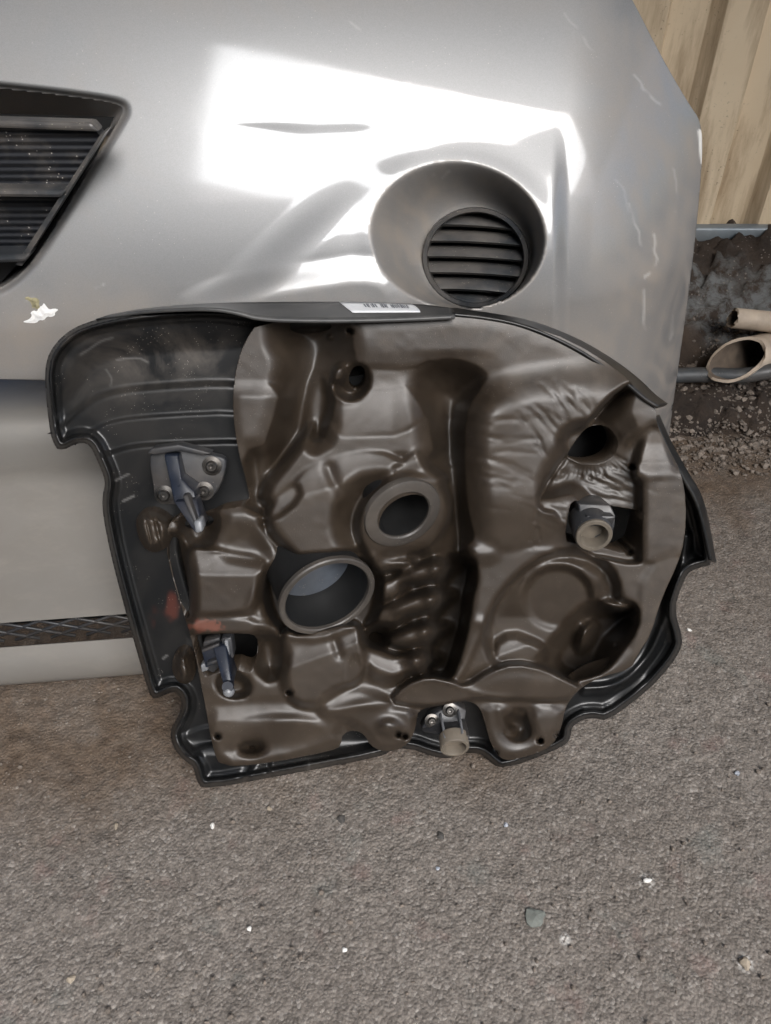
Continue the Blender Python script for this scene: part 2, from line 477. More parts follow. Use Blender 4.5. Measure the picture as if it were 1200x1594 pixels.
# ================================================================== SETTING
def build_ground():
    def axis(a, b, step, far0, far1):
        lo = far0 + (a - far0) * (1 - (1 - np.linspace(0, 1, 14)[:-1]) ** 2.2)
        hi = b + (far1 - b) * np.linspace(0, 1, 14)[1:] ** 2.2
        return np.r_[lo, np.arange(a, b, step), hi]
    xs = axis(-.62, .74, .0024, -7, 7); ys = axis(.18, 1.0, .0024, -7, 7)
    X, Y = np.meshgrid(xs, ys)
    near = sstep(-.75, -.6, X) * (1 - sstep(.72, .9, X)) * sstep(.1, .2, Y) * (1 - sstep(.98, 1.1, Y))
    g = (np.abs(vnoise(X / .006, Y / .006, 1)) * .0020 + vnoise(X / .011, Y / .011, 2) * .0018
         + vnoise(X / .03, Y / .03, 3) * .0018 + vnoise(X / .12, Y / .12, 4) * .004)
    pits = np.clip(vnoise(X / .014, Y / .014, 9) - .36, 0, 1) * .012
    Z = g * near - .002
    V = np.stack([X, Y, Z], -1).reshape(-1, 3); ny, nx = X.shape
    i = np.arange(nx * ny).reshape(ny, nx)
    F = np.stack([i[:-1, :-1], i[:-1, 1:], i[1:, 1:], i[1:, :-1]], -1).reshape(-1, 4)
    me = bpy.data.meshes.new('ground')
    me.vertices.add(len(V)); me.vertices.foreach_set('co', V.astype(np.float32).ravel())
    me.loops.add(F.size); me.loops.foreach_set('vertex_index', F.astype(np.int32).ravel())
    me.polygons.add(len(F)); me.polygons.foreach_set('loop_start', np.arange(0, F.size, 4, dtype=np.int32))
    me.update(calc_edges=True); me.polygons.foreach_set('use_smooth', [True] * len(F))
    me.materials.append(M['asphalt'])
    o = link(bpy.data.objects.new('ground', me)); tag(o, kind='structure')
    # brown dirt by bumper and bank, with shade near the cover painted in
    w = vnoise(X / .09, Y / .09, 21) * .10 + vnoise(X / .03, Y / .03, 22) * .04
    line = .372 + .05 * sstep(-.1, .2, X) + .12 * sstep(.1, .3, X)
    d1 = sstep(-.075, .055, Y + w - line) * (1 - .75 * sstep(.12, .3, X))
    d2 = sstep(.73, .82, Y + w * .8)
    dirt_shade = np.clip(np.maximum(d1, d2), 0, 1)
    attr(o, 'dirt_shade', dirt_shade.ravel())
    chip = np.zeros(X.shape)
    for (u, v, r) in ((1007, 1370, .008), (1160, 1497, .009), (880, 1462, .006)):
        p = on_ground(u, v); chip = np.maximum(chip, .5 - .5 * sstep(r * .4, r, np.hypot(X - p[0], Y - p[1])))
    attr(o, 'chip', chip.ravel())
build_ground()

BANK_TOP = .185
def build_bank():
    xs = np.linspace(.05, 1.5, 260); ss = np.linspace(0, 1, 150)
    X, T = np.meshgrid(xs, ss)
    Y = .80 + T * .50
    w = vnoise(X / .1, T * 4, 31) * .03
    Z = -.012 + sstep(.12, .9, T + w) * (BANK_TOP + .012)
    n = vnoise(X / .018, Y / .014, 32) * .026 + vnoise(X / .009, Y / .008, 33) * .012 + vnoise(X / .05, Y / .04, 34) * .03
    k = sstep(.0, .25, T) * (1 - sstep(.93, 1, T))
    Z = Z + n * k; Y = Y + n * k * .6
    V = np.stack([X, Y, Z], -1).reshape(-1, 3); ny, nx = X.shape
    i = np.arange(nx * ny).reshape(ny, nx)
    F = np.stack([i[:-1, :-1], i[:-1, 1:], i[1:, 1:], i[1:, :-1]], -1).reshape(-1, 4)
    o = mesh_obj('soil_bank', V, F, M['soil']); tag(o, kind='structure')
    ch = sstep(.38, .50, T + w * 2) * (1 - sstep(.66, .78, T + w * 2)) * sstep(-.2, .12, vnoise(X / .05, T * 9, 35) + .12)
    attr(o, 'chalk', ch.ravel())
build_bank()

def rock(name, p, r, mat, seed, flat=.6, sub=2):
    bm = bmesh.new(); bmesh.ops.create_icosphere(bm, subdivisions=sub, radius=1)
    rg = np.random.RandomState(seed); sc = r * (.75 + .5 * rg.rand(3)); sc[2] *= flat
    ph = rg.rand(6) * 6
    for v in bm.verts:
        c = v.co
        k = 1 + .16 * math.sin(3 * c.x + ph[0]) + .14 * math.sin(4 * c.y + ph[1]) + .12 * math.sin(5 * c.z + ph[2]) + .06 * rg.randn()
        v.co = Vector((c.x * sc[0] * k, c.y * sc[1] * k, c.z * sc[2] * k))
    a = rg.rand() * 6.3
    bmesh.ops.rotate(bm, verts=bm.verts, matrix=Matrix.Rotation(a, 3, 'Z'))
    bmesh.ops.translate(bm, verts=bm.verts, vec=Vector((p[0], p[1], p[2])))
    o = bm_obj(name, bm, mat, None, False); return o

def build_stones():
    L = [(833, 1428, .0125, 'stone_g', 'oval green-grey stone set in the asphalt below the black cover'),
         (1008, 1370, .0055, 'stone_w', 'white chip in the crumbled white patch on the asphalt'),
         (1073, 980, .0040, 'stone_w', 'white chip on the asphalt right of the cover'),
         (536, 1478, .0034, 'stone_w', 'small white chip alone low in the middle of the asphalt'),
         (388, 1446, .0036, 'stone_w', 'white chip on the lower left asphalt'),
         (180, 1285, .0042, 'stone_t', 'pale tan chip on the asphalt below the left corner of the cover'),
         (686, 1302, .0050, 'stone_d', 'small dark stone standing on the asphalt below the bracket'),
         (419, 1258, .0048, 'stone_t', 'tan pebble just below the bottom edge of the cover'),
         (532, 1274, .0052, 'stone_d', 'dark pebble just below the bottom edge of the cover'),
         (788, 1284, .0038, 'stone_b', 'bluish glinting chip below the lower right of the cover'),
         (681, 1351, .0036, 'stone_b', 'bluish glinting chip below the small dark stone'),
         (1148, 1203, .0042, 'stone_b', 'bluish glinting chip near the right edge of the asphalt'),
         (330, 1285, .0045, 'stone_w', 'cream chip on the asphalt below the bottom left corner'),
         (1160, 1500, .0085, 'stone_t', 'pale crumbly stone at the lower right corner of the asphalt'),
         (110, 1524, .0055, 'stone_t', 'tan stone near the lower left corner of the asphalt')]
    for k, (u, v, r, m, lab) in enumerate(L):
        r *= (.72 if m in ('stone_g', 'stone_d') else .55); p = on_ground(u, v); fl = .35 if m == 'stone_g' else .6
        o = rock('stone' if r > .0048 else 'stone_chip', (p[0], p[1], r * fl * .35 - .001), r, M[m], 50 + k, fl)
        tag(o, lab, 'stone')
build_stones()

def build_gravel():
    rg = np.random.RandomState(7)
    V, F = [], []
    ico = bmesh.new(); bmesh.ops.create_icosphere(ico, subdivisions=1, radius=1)
    iv = np.array([v.co[:] for v in ico.verts]); fi = [[v.index for v in f.verts] for f in ico.faces]; ico.free()
    n = 0
    for _ in range(2600):
        u = rg.uniform(1000, 1260); v = rg.uniform(590, 740)
        if rg.rand() < .55 and v > 700: continue
        p = on_ground(u, v)
        s = (.0012 + .0045 * rg.rand() ** 4)
        t = np.clip((p[1] - .80) / .50, 0, 1); z = -.012 + sstep(.12, .9, t) * (BANK_TOP + .012) if t > 0 else 0
        q = iv * s * (.6 + .8 * rg.rand(3)) * (1 + .25 * rg.randn(len(iv), 1)) 
        q[:, 2] *= .7
        V.append(q + [p[0], p[1], max(0, z) + s * .2]); F += [[a + n for a in f] for f in fi]; n += len(iv)
    for _ in range(500):          # loose grit over the asphalt
        p = on_ground(rg.uniform(-30, 1230), rg.uniform(1060, 1620)) 
        s = .0007 + .0016 * rg.rand() ** 4
        q = iv * s * (.6 + .8 * rg.rand(3)); V.append(q + [p[0], p[1], s * .2]); F += [[a + n for a in f] for f in fi]; n += len(iv)
    o = mesh_obj('gravel', np.vstack(V), F, M['gravel'], None, False)
    tag(o, 'loose gravel and grit on the ground', 'gravel', kind='stuff')
build_gravel()

def build_fence():
    t = thing('metal_fence', 'rusty cream corrugated sheet metal fence behind the bumper', 'fence')
    FY = 1.25
    def fx(u, v):   # x on the fence plane
        return at_y(u, v, FY)[0]
    # rib edges measured along the bottom of the sheet
    prof = []   # (x, y)
    x0 = fx(1098, 357)
    pitch = .134
    for k in range(-9, 6):
        a = x0 + k * pitch
        prof += [(a - .004, FY - .019), (a + .004, FY + .0), (a + .058, FY + .0), (a + .074, FY - .019)]
    P = np.array(prof); nz = 2
    V = np.vstack([np.c_[P, np.full(len(P), z)] for z in (BANK_TOP - .02, 2.2)]); n = len(P)
    F = [(i, i + 1, n + i + 1, n + i) for i in range(n - 1)]
    o = mesh_obj('sheet', V, F, M['fence'], t, False)
    solid(o, .0012); bevel(o, .003, 2, 20)
    b = bmesh.new()
    pr = [(-.018, -.012), (-.018, .010), (-.004, .014), (-.004, -.012)]
    a = at_y(1085, 362, FY - .02); c = at_y(1200, 351, FY - .02)
    z = (a[2] + c[2]) / 2
    vs = []
    for x, zz in ((-.9, a[2] - (a[0] + .9) * 0), (1.6, a[2])):
        vs.append([b.verts.new((x, FY - .012 + p, zz + q)) for p, q in pr])
    for i in range(4): b.faces.new((vs[0][i], vs[0][(i + 1) % 4], vs[1][(i + 1) % 4], vs[1][i]))
    b.faces.new(vs[0]); b.faces.new(vs[1][::-1])
    bevel(bm_obj('bottom_rail', b, M['rail'], t), .003)
build_fence()

def pipe(name, label, uv0, y0, uv1, y1, rad, skew, wall):
    a = at_y(*uv0, y0); c = at_y(*uv1, y1)
    a, c = np.array(a), np.array(c); ax = c - a; L = np.linalg.norm(ax); ax /= L
    c = a + ax * (L + .35); n = 28
    s = np.cross(ax, [0, 0, 1.0]); s /= np.linalg.norm(s); up = np.cross(s, ax)
    V, F = [], []
    rg = np.random.RandomState(3)
    def ring(base, r, sk):
        for k in range(n):
            w = 2 * math.pi * k / n
            d = s * math.cos(w) + up * math.sin(w)
            V.append(base + d * r * (1 + .012 * math.sin(5 * w)) + ax * (sk * (math.cos(w) * skew[0] + math.sin(w) * skew[1]) * rad + (.0012 * rg.randn() if sk else 0)))
    ring(c, rad, 0); ring(a, rad, 1); ring(a, rad - wall, 1); ring(a + ax * .15, rad - wall, 0)
    for j in range(3):
        for k in range(n): F.append((j * n + k, j * n + (k + 1) % n, (j + 1) * n + (k + 1) % n, (j + 1) * n + k))
    F.append(tuple(range(3 * n, 4 * n)))
    o = mesh_obj(name, V, F, M['pipe']); o.data.materials.append(M['pipe_in'])
    for i, p in enumerate(o.data.polygons):
        if i >= 2 * n: p.material_index = 1
    bm = bmesh.new(); bm.from_mesh(o.data); bmesh.ops.recalc_face_normals(bm, faces=bm.faces); bm.to_mesh(o.data); bm.free()
    sharp(o, 40)
    tag(o, label, 'pipe', 'old pipes by the soil bank')
pipe('pipe', 'thin cut beige pipe sticking out above the wide one by the soil bank', (1141, 495), 1.02, (1200, 501), 1.02, .0145, (0, .1), .003)
pipe('pipe', 'wide beige pipe with slanted broken mouth lying on the soil bank', (1146, 560), .975, (1200, 549), 1.02, .030, (.35, .95), .0042)
p = [at_y(u, v, y) for u, v, y in ((960, 590, .99), (1040, 585, .985), (1100, 583, .98), (1150, 586, .965), (1200, 578, .96), (1300, 560, .96))]
tag(tube('hose', chaikin(p, 2, False), .011, M['cable'], None, 12), 'dark grey hose running under the wide pipe', 'hose')

def slab(name, lo, hi, mat, label, cat):
    b = bmesh.new(); bmesh.ops.create_cube(b, size=1)
    for v in b.verts: v.co = Vector([(lo[k] + hi[k]) / 2 + v.co[k] * (hi[k] - lo[k]) for k in range(3)])
    return tag(bm_obj(name, b, mat, None, False), label, cat)
# unseen roof and walls, cut to shade the yard and frame the mirrored sky
edge = [(-5, 1.7), (-5, -.2), (-.5, -.22), (-.1, -.34), (.9, -.86), (3.4, -2.1), (3.4, 1.7)]
nE = len(edge)
tag(mesh_obj('unseen_roof', [(x, y, z) for z in (2.30, 2.36) for x, y in edge], [tuple(range(nE)), tuple(range(2 * nE - 1, nE - 1, -1))] +
             [(k, nE + k, nE + (k + 1) % nE, (k + 1) % nE) for k in range(nE)], M['roof'], None, False), 'unseen dark roof overhead, its edge cut to frame the mirrored sky', 'roof')
slab('unseen_wall', (-5, -3.2, -.1), (-.15, -3.0, 9.0), M['wallb'], 'unseen tall wall behind the photographer on the left, edging the mirrored sky', 'wall')
slab('unseen_wall', (-5.2, -3.0, -.1), (-5.0, 1.6, 2.3), M['wallb'], 'plain rendered wall closing the yard on the far left', 'wall')
slab('unseen_far_wall', (-.15, -5.2, -.1), (6, -5.0, 3.7), M['wallb'], 'unseen wall across the yard, bounding the mirrored sky from below', 'wall')

# ================================================================== SILVER BUMPER
FOG_O = ell(713, 367, 136, 114, 8, 48)
FOG_I = ell(740, 401, 83, 78, 0, 48)
INTAKE_C = [(-130, 124), (0, 138), (100, 149), (176, 160), (194, 168), (186, 186), (120, 296), (62, 392), (30, 430), (-10, 455), (-130, 480)]
INTAKE_IN = [(-130, 184), (0, 190), (90, 194), (138, 196), (152, 199), (154, 208), (106, 296), (50, 392), (22, 424), (-14, 446), (-130, 470)]
INTAKE = chaikin(INTAKE_C, 2)

def bump_face(x, z):
    """front face of the bumper: y for a place across (x) and up (z)"""
    y = .625 + 3.8 * np.clip(x - .148, 0, 1) ** 2 + .10 * np.clip(x - .148, 0, 1)
    y = y - .10 * np.clip(.148 - x, 0, 1) - .05 * np.clip(.1 - x, 0, 1) ** 2
    y = y + 1.2 * np.clip(z - .38, 0, 1) ** 2 + .33 * np.clip(z - .35, 0, 1) ** 2 / (np.clip(z - .35, 0, 1) + .025)
    roll = 1 - sstep(-.02, .18, x)
    y = y + roll * 9.0 * np.clip(.315 - z, 0, .06) ** 2
    return y

POD = [(560, 212), (640, 192), (760, 184), (850, 186), (878, 205), (884, 250), (880, 330), (868, 420), (852, 520), (700, 560), (300, 560), (296, 455), (340, 425), (450, 318)]
def bump_relief(U, V):
    """metres the surface stands forward (+) of the plain face"""
    d = sdf(U, V, chaikin(POD, 2))
    sd_ = ((U - 575) * 235 + (V - 205) * 245) / 339.5
    h = .010 * sstep(-6, 80, sd_) * sstep(186, 400, V) * sstep(886, 860, U) + .0 * d
    # slim blade that runs left from the pod's top edge
    vl = np.interp(U, [300, 318, 420, 560, 700, 870], [196, 194, 187, 182, 180, 190])
    fw = 3 + 30 * sstep(320, 500, U)
    amp = .0020 * sstep(318, 470, U) * (1 - sstep(540, 690, U))
    h = h - amp * sstep(-2, fw, V - vl) * (1 - sstep(fw, 95, V - vl))
    # sill below the diagonal crease
    lo = sdf(U, V, chaikin([(270, 470), (300, 446), (340, 432), (450, 414), (600, 390), (660, 470), (640, 620), (200, 620)], 2))
    h = h + .0075 * sstep(6, -46, lo)
    # fog bowl
    do = sdf(U, V, FOG_O); di = sdf(U, V, FOG_I)
    t = np.clip(-do, 0, None) / (np.clip(-do, 0, None) + np.clip(di, 0, None) + 1e-6)
    bowl = .052 * (1 - (1 - sstep(0, 1, t) * .35 - t * .65) ** 1.5)
    lipr = .0008 * np.exp(-(do / 20.0) ** 2)
    h = np.where(do < 0, h * (1 - .4 * t) - bowl, h) + lipr
    # rounded edge into the intake
    di2 = sdf(U, V, INTAKE)
    h = h - .009 * sstep(15, 0, di2) ** 2
    return h

def bump_place(U, V, off=0.0):
    d = ray(U, V); rel = bump_relief(U, V) + off
    lo = np.full(U.shape, .25); hi = np.full(U.shape, 2.2)
    for _ in range(46):
        t = .5 * (lo + hi); x = d[..., 0] * t; z = CAM_H + d[..., 2] * t
        g = bump_face(x, z) - rel - d[..., 1] * t
        lo = np.where(g > 0, t, lo); hi = np.where(g > 0, hi, t)
    return CAMP + d * (.5 * (lo + hi))[..., None]

SCR = [([(1024, 120), (1010, 135), (985, 118)], .0), 
       ([(988, 118), (1004, 140), (1024, 160), (1038, 174)], .55),
       ([(1018, 365), (1019, 385), (1022, 402), (1014, 424), (1004, 430), (1001, 455), (1002, 480), (1000, 500), (1006, 522)], .9),
       ([(1046, 262), (1052, 282), (1054, 310), (1050, 330)], .45),
       ([(980, 318), (985, 340), (996, 362), (998, 384)], .7), ([(960, 280), (972, 300), (978, 330)], .25),
       ([(352, 180), (420, 168), (480, 150), (520, 136), (640, 130)], .28), ([(545, 35), (560, 50)], .3),
       ([(1050, 490), (1044, 530)], .6), ([(880, 20), (930, 90)], .25), ([(700, 268), (690, 276)], .6), ([(676, 272), (664, 284)], .5),
       ([(150, 447), (162, 443)], 1.0), ([(40, 470), (52, 462), (70, 500)], .4)]

def build_bumper():
    t = thing('car_bumper', 'silver car bumper with round fog lamp hole and black side intake', 'bumper')
    out = [(-120, -120), (925, -120), (948, -60), (985, 0), (1030, 90), (1074, 165), (1091, 188), (1094, 240), (1084, 360), (1066, 500),
           (1046, 640), (1040, 690), (1000, 720), (930, 730), (760, 700), (600, 650), (300, 604), (120, 594), (0, 590), (-120, 588)]
    out = out[:2] + [tuple(q) for q in chaikin(out[1:12], 3, False)[1:-1]] + out[11:]
    o, pu, pv = grid_field(-120, 1110, -120, 740, 2.6, out, [FOG_I, INTAKE], bump_place, 'fascia', M['silver'], t)
    s = np.zeros(len(pu))
    for pts, a in SCR:
        w = 1.1 + 1.2 * np.abs(vnoise(pu / 9, pv / 9, 5))
        s = np.maximum(s, a * .36 * (1 - sstep(w * .5, w * .5 + 2.6, dline(pu + 5 * vnoise(pu / 14, pv / 14, 15), pv + 5 * vnoise(pu / 12, pv / 12, 16), pts))) * sstep(-.28, .1, vnoise(pu / 17, pv / 17, 17)))
    s = np.maximum(s, 1 - sstep(1, 4, sdf(pu, pv, chaikin([(1088, 200), (1093, 214), (1096, 240), (1094, 258), (1091, 240), (1090, 220)], 1))))
    attr(o, 'scratch', s)
    dust = .03 + .95 * np.maximum(sstep(850, 980, pu), sstep(390, 550, pv)) + .30 * sstep(330, 60, pu)
    do = sdf(pu, pv, FOG_O); dust = np.where(do < 4, np.maximum(dust, .95), dust)
    dust = np.maximum(dust, 1.0 * sstep(16, 2, sdf(pu, pv, INTAKE)))
    dust = np.maximum(dust, sstep(70, -30, pv) * .45)
    attr(o, 'dust', np.clip(dust, 0, 1))
    solid(o, .003)
    # intake: walls going back, shelf, ribbed panel and bars
    ring = resample(INTAKE, 120, True)
    ring = chaikin(INTAKE_C, 2); inn = chaikin(INTAKE_IN, 2)
    A = bump_place(ring[:, 0], ring[:, 1], -.001); n = len(A); rows = [A]
    for f in (.33, .66, 1):
        q = ring + (inn - ring) * f
        rows.append(at_y(q[:, 0], q[:, 1], A[:, 1] + .045 * f))
    rows.append(rows[-1] + np.array([0, .03, 0]))
    V = np.vstack(rows); F = [(j * n + k, j * n + (k + 1) % n, (j + 1) * n + (k + 1) % n, (j + 1) * n + k) for k in range(n) for j in range(4)]
    w = mesh_obj('intake_wall', V, F, M['silver'], t); attr(w, 'dust', np.ones(5 * n)); attr(w, 'scratch', np.zeros(5 * n))
    g = link(bpy.data.objects.new('intake_insert', None)); g.parent = t
    def yb(u, v): return float(bump_place(np.array([u * 1.0]), np.array([v * 1.0]))[0, 1])
    py = .606
    def quadstrip(name, pts, y0, y1, mat):   # prism from an outline, y0 front to y1 back
        P = at_y(np.array([p[0] for p in pts], float), np.array([p[1] for p in pts], float), y0)
        Q = P.copy(); Q[:, 1] += y1 - y0; k = len(P)
        F = [tuple(range(k)), tuple(range(2 * k - 1, k - 1, -1))] + [(i, k + i, k + (i + 1) % k, (i + 1) % k) for i in range(k)]
        o = mesh_obj(name, np.vstack([P, Q]), F, mat, g, False)
        bm = bmesh.new(); bm.from_mesh(o.data); bmesh.ops.recalc_face_normals(bm, faces=bm.faces); bm.to_mesh(o.data); bm.free()
        return o
    quadstrip('panel', [(-110, 196), (150, 205), (156, 212), (98, 308), (-110, 306)], .600, .612, M['rib'])
    quadstrip('panel', [(-110, 306), (98, 306), (30, 408), (-110, 414)], .604, .614, M['rib'])
    quadstrip('panel', [(-110, 412), (34, 404), (-10, 452), (-110, 470)], .612, .620, M['dark'])
    bevel(quadstrip('bar', [(-110, 294), (104, 297), (95, 309), (-110, 307)], .585, .606, M['foglat']), .003)
    bevel(quadstrip('bar', [(-110, 400), (46, 398), (38, 409), (-110, 413)], .583, .606, M['foglat']), .003)
    sh = quadstrip('shelf', [(-110, 184), (142, 192), (154, 206), (-110, 196)], .592, .606, M['foglat']); bevel(sh, .002)
    quadstrip('frame', [(156, 210), (164, 206), (34, 414), (24, 412)], .588, .606, M['foglat'])
    quadstrip('backing', [(-130, 176), (176, 184), (150, 240), (60, 420), (-20, 470), (-130, 480)], .640, .644, M['dark'])
    # fog lamp cover
    f = link(bpy.data.objects.new('fog_cover', None)); f.parent = t
    c0 = bump_place(np.array([740.0]), np.array([401.0]))[0]
    base_y = float(bump_place(FOG_I[:, 0], FOG_I[:, 1]).mean(0)[1])
    def fog(u, v, y): return at_y(np.asarray(u, float), np.asarray(v, float), y)
    E = [ell(740, 401, r * 1.0, r * .94, 0, 56) for r in (84, 82, 76, 74, 72)]
    ys = [base_y + .004, base_y - .006, base_y - .006, base_y + .004, base_y + .02]
    V = np.vstack([fog(e[:, 0], e[:, 1], y) for e, y in zip(E, ys)]); n = 56
    F = [(j * n + k, j * n + (k + 1) % n, (j + 1) * n + (k + 1) % n, (j + 1) * n + k) for j in range(4) for k in range(n)]
    sharp(mesh_obj('ring', V, F, M['foglat'], f), 50)
    e = ell(740, 401, 80, 75, 0, 40); mesh_obj('backing', fog(e[:, 0], e[:, 1], base_y + .022), [tuple(range(40))], M['dark'], f, False)
    tops = [330, 357, 382, 406, 431, 457, 482]
    for k in range(6):
        v0, v1 = tops[k] + 2, tops[k + 1] - 2
        m = 14
        us = np.linspace(-1, 1, m); L = []
        for (fr, yy) in ((0, .016), (.12, .010), (.5, .0035), (.85, .0), (1.0, .004), (1.0, .018)):
            vv = v0 + (v1 - v0) * fr
            hw = 75 * math.sqrt(max(.02, 1 - ((vv - 401) / 74.0) ** 2))
            L.append(fog(740 + us * hw, vv + 3.5 * us * 1.0 + 2.2 * us ** 2 - 1, base_y + yy))
        V = np.vstack(L); F = [(j * m + i, j * m + i + 1, (j + 1) * m + i + 1, (j + 1) * m + i) for j in range(5) for i in range(m - 1)]
        sharp(mesh_obj('slat', V, F, M['foglat'], f), 45)
build_bumper()

def build_dropping():
    t = thing('bird_dropping', 'white bird dropping stuck on the silver bumper above the cover', 'dropping')
    for nm, pts, m, h in (('splash', [(34, 501), (46, 497), (50, 491), (47, 487), (52, 483), (58, 485), (60, 478), (66, 476), (68, 471), (73, 478), (77, 482), (84, 480), (92, 482), (85, 487), (86, 491), (79, 494), (74, 492), (68, 499), (61, 498), (57, 503), (44, 503)], 'dropping', .0007),
                          ('crust', [(37, 465), (43, 461), (48, 464), (56, 463), (62, 468), (60, 474), (64, 479), (57, 482), (53, 478), (50, 481), (49, 473), (45, 468)], 'dropping2', .0014)):
        pl = chaikin(pts, 1)
        def place(U, V):
            d = -sdf(U, V, pl); return bump_place(U, V, .0004 + h * sstep(0, 7, d) * (1 + 1.2 * vnoise(U / 4, V / 4, 8)))
        grid_field(30, 95, 455, 510, 1.1, pl, [], place, nm, M[m], t)
build_dropping()

# ================================================================== LOWER BUMPER
def build_lower_bumper():
    t = thing('car_bumper', 'dusty beige lower bumper with diamond mesh strip standing left of the cover', 'bumper')
    # profile (y, z) from lip bottom upward at the left; sweeps back to the right
    prof = chaikin([(.500, .001), (.479, .003), (.474, .012), (.480, .030), (.493, .046)], 2, False)
    prof2 = chaikin([(.500, .074), (.503, .079), (.530, .13), (.566, .182), (.574, .196), (.576, .21), (.583, .235), (.60, .252), (.66, .26)], 2, False)
    xs = np.linspace(-.62, .12, 40)
    sweep = lambda x: .10 * (x + .40)
    for nm, pr in (('lip', prof), ('panel', prof2)):
        V, F = [], []
        for x in xs:
            for y, z in pr: V.append((x, y + sweep(x), z))
        n = len(pr)
        F = [(i * n + j, i * n + j + 1, (i + 1) * n + j + 1, (i + 1) * n + j) for i in range(len(xs) - 1) for j in range(n - 1)]
        o = mesh_obj(nm, V, F, M['beige'], t); solid(o, .003, 1)
    # strip of diamond mesh
    g = link(bpy.data.objects.new('mesh_grille', None)); g.parent = t
    def P(x, f): return np.array([x, .505 + sweep(x) + .002 * f, .044 + .032 * f])
    bk = [P(x, f) + np.array([0, .03, 0]) for f in (-.3, 1.3) for x in xs]; n = len(xs)
    mesh_obj('backing', bk, [(i, i + 1, n + i + 1, n + i) for i in range(n - 1)], M['dark'], g)
    for s in (1, -1):
        for k in range(-2, 21):
            x = -.62 + k * .035
            a, b = (P(x, -.05), P(x + .094, 1.05)) if s > 0 else (P(x, 1.05), P(x + .094, -.05))
            tube('bar', [a, (a + b) / 2, b], .0017, M['bracket'], g, 6)
build_lower_bumper()

# ================================================================== ENGINE COVER
TILT = R(66)
g0 = on_ground(np.array(318.0), np.array(1226.0)); g1 = on_ground(np.array(785.0), np.array(1198.0))
ex = (g1 - g0); ex[2] = 0; ex /= np.linalg.norm(ex)
back = np.cross([0, 0, 1.0], ex)                     # horizontal, away from the camera
ey = back * math.cos(TILT) + np.array([0, 0, 1.0]) * math.sin(TILT)
CN = np.cross(ex, ey)                                # towards the camera
PO = g0 - CN * .010

def cov(u, v, h):
    """point of the cover: seen at (u, v), h millimetres in front of the cover's base plane"""
    d = ray(u, v); h = np.asarray(h, float) * .001
    t = (h - (CAMP - PO) @ CN) / (d @ CN)
    return CAMP + d * t[..., None]

COVER = thing('engine_cover', 'black plastic engine cover leaning on the bumper, brown foam lined inside facing out', 'engine cover')

SHELL = [(70, 600), (71, 562), (86, 534), (112, 511), (150, 497), (200, 487), (260, 481), (330, 478), (400, 486), (560, 487), (700, 485), (760, 493), (820, 503),
         (890, 530), (950, 565), (990, 595), (1014, 622), (1022, 648), (1040, 694), (1066, 736), (1090, 775), (1101, 820), (1112, 879), (1082, 885),
         (1070, 892), (1057, 922), (1050, 950), (1063, 996), (1059, 1012), (1044, 1036), (1008, 1076), (944, 1123), (926, 1117), (906, 1120), (888, 1133),
         (889, 1153), (862, 1169), (781, 1200), (766, 1188), (748, 1172), (722, 1172), (698, 1182), (668, 1176), (640, 1165), (612, 1166), (594, 1178), (450, 1205), (316, 1230),
         (306, 1216), (301, 1192), (286, 1184), (270, 1164), (263, 1140), (281, 1108), (284, 1088), (272, 1074), (240, 1090), (232, 1080), (210, 1004),
         (190, 932), (172, 862), (160, 802), (159, 772), (165, 750), (152, 718), (140, 692), (124, 688), (92, 704), (81, 686), (76, 660)]
SHELL = resample(chaikin(SHELL, 1), 420, True)

FOAM = [(402, 500), (376, 540), (364, 590), (362, 640), (370, 700), (384, 750), (390, 786), (330, 796), (262, 806), (258, 850), (266, 890), (284, 950), (300, 1000), (318, 1090),
        (330, 1160), (342, 1195), (420, 1188), (520, 1168), (532, 1160), (530, 1146), (545, 1136), (566, 1140), (578, 1164), (606, 1172), (636, 1160), (648, 1130), (650, 1104), (690, 1098),
        (722, 1090), (744, 1096), (754, 1120), (764, 1160), (782, 1186), (820, 1178), (858, 1164), (874, 1134), (880, 1098), (906, 1068), (940, 1052), (982, 1042),
        (994, 1016), (1012, 990), (1030, 930), (1054, 880), (1066, 840), (1068, 780), (1060, 734), (1038, 694), (1020, 655), (1024, 640),
        (1000, 614), (960, 574), (890, 530), (820, 506), (760, 494), (705, 488), (560, 492)]
FOAM = resample(chaikin(FOAM, 1), 300, True)

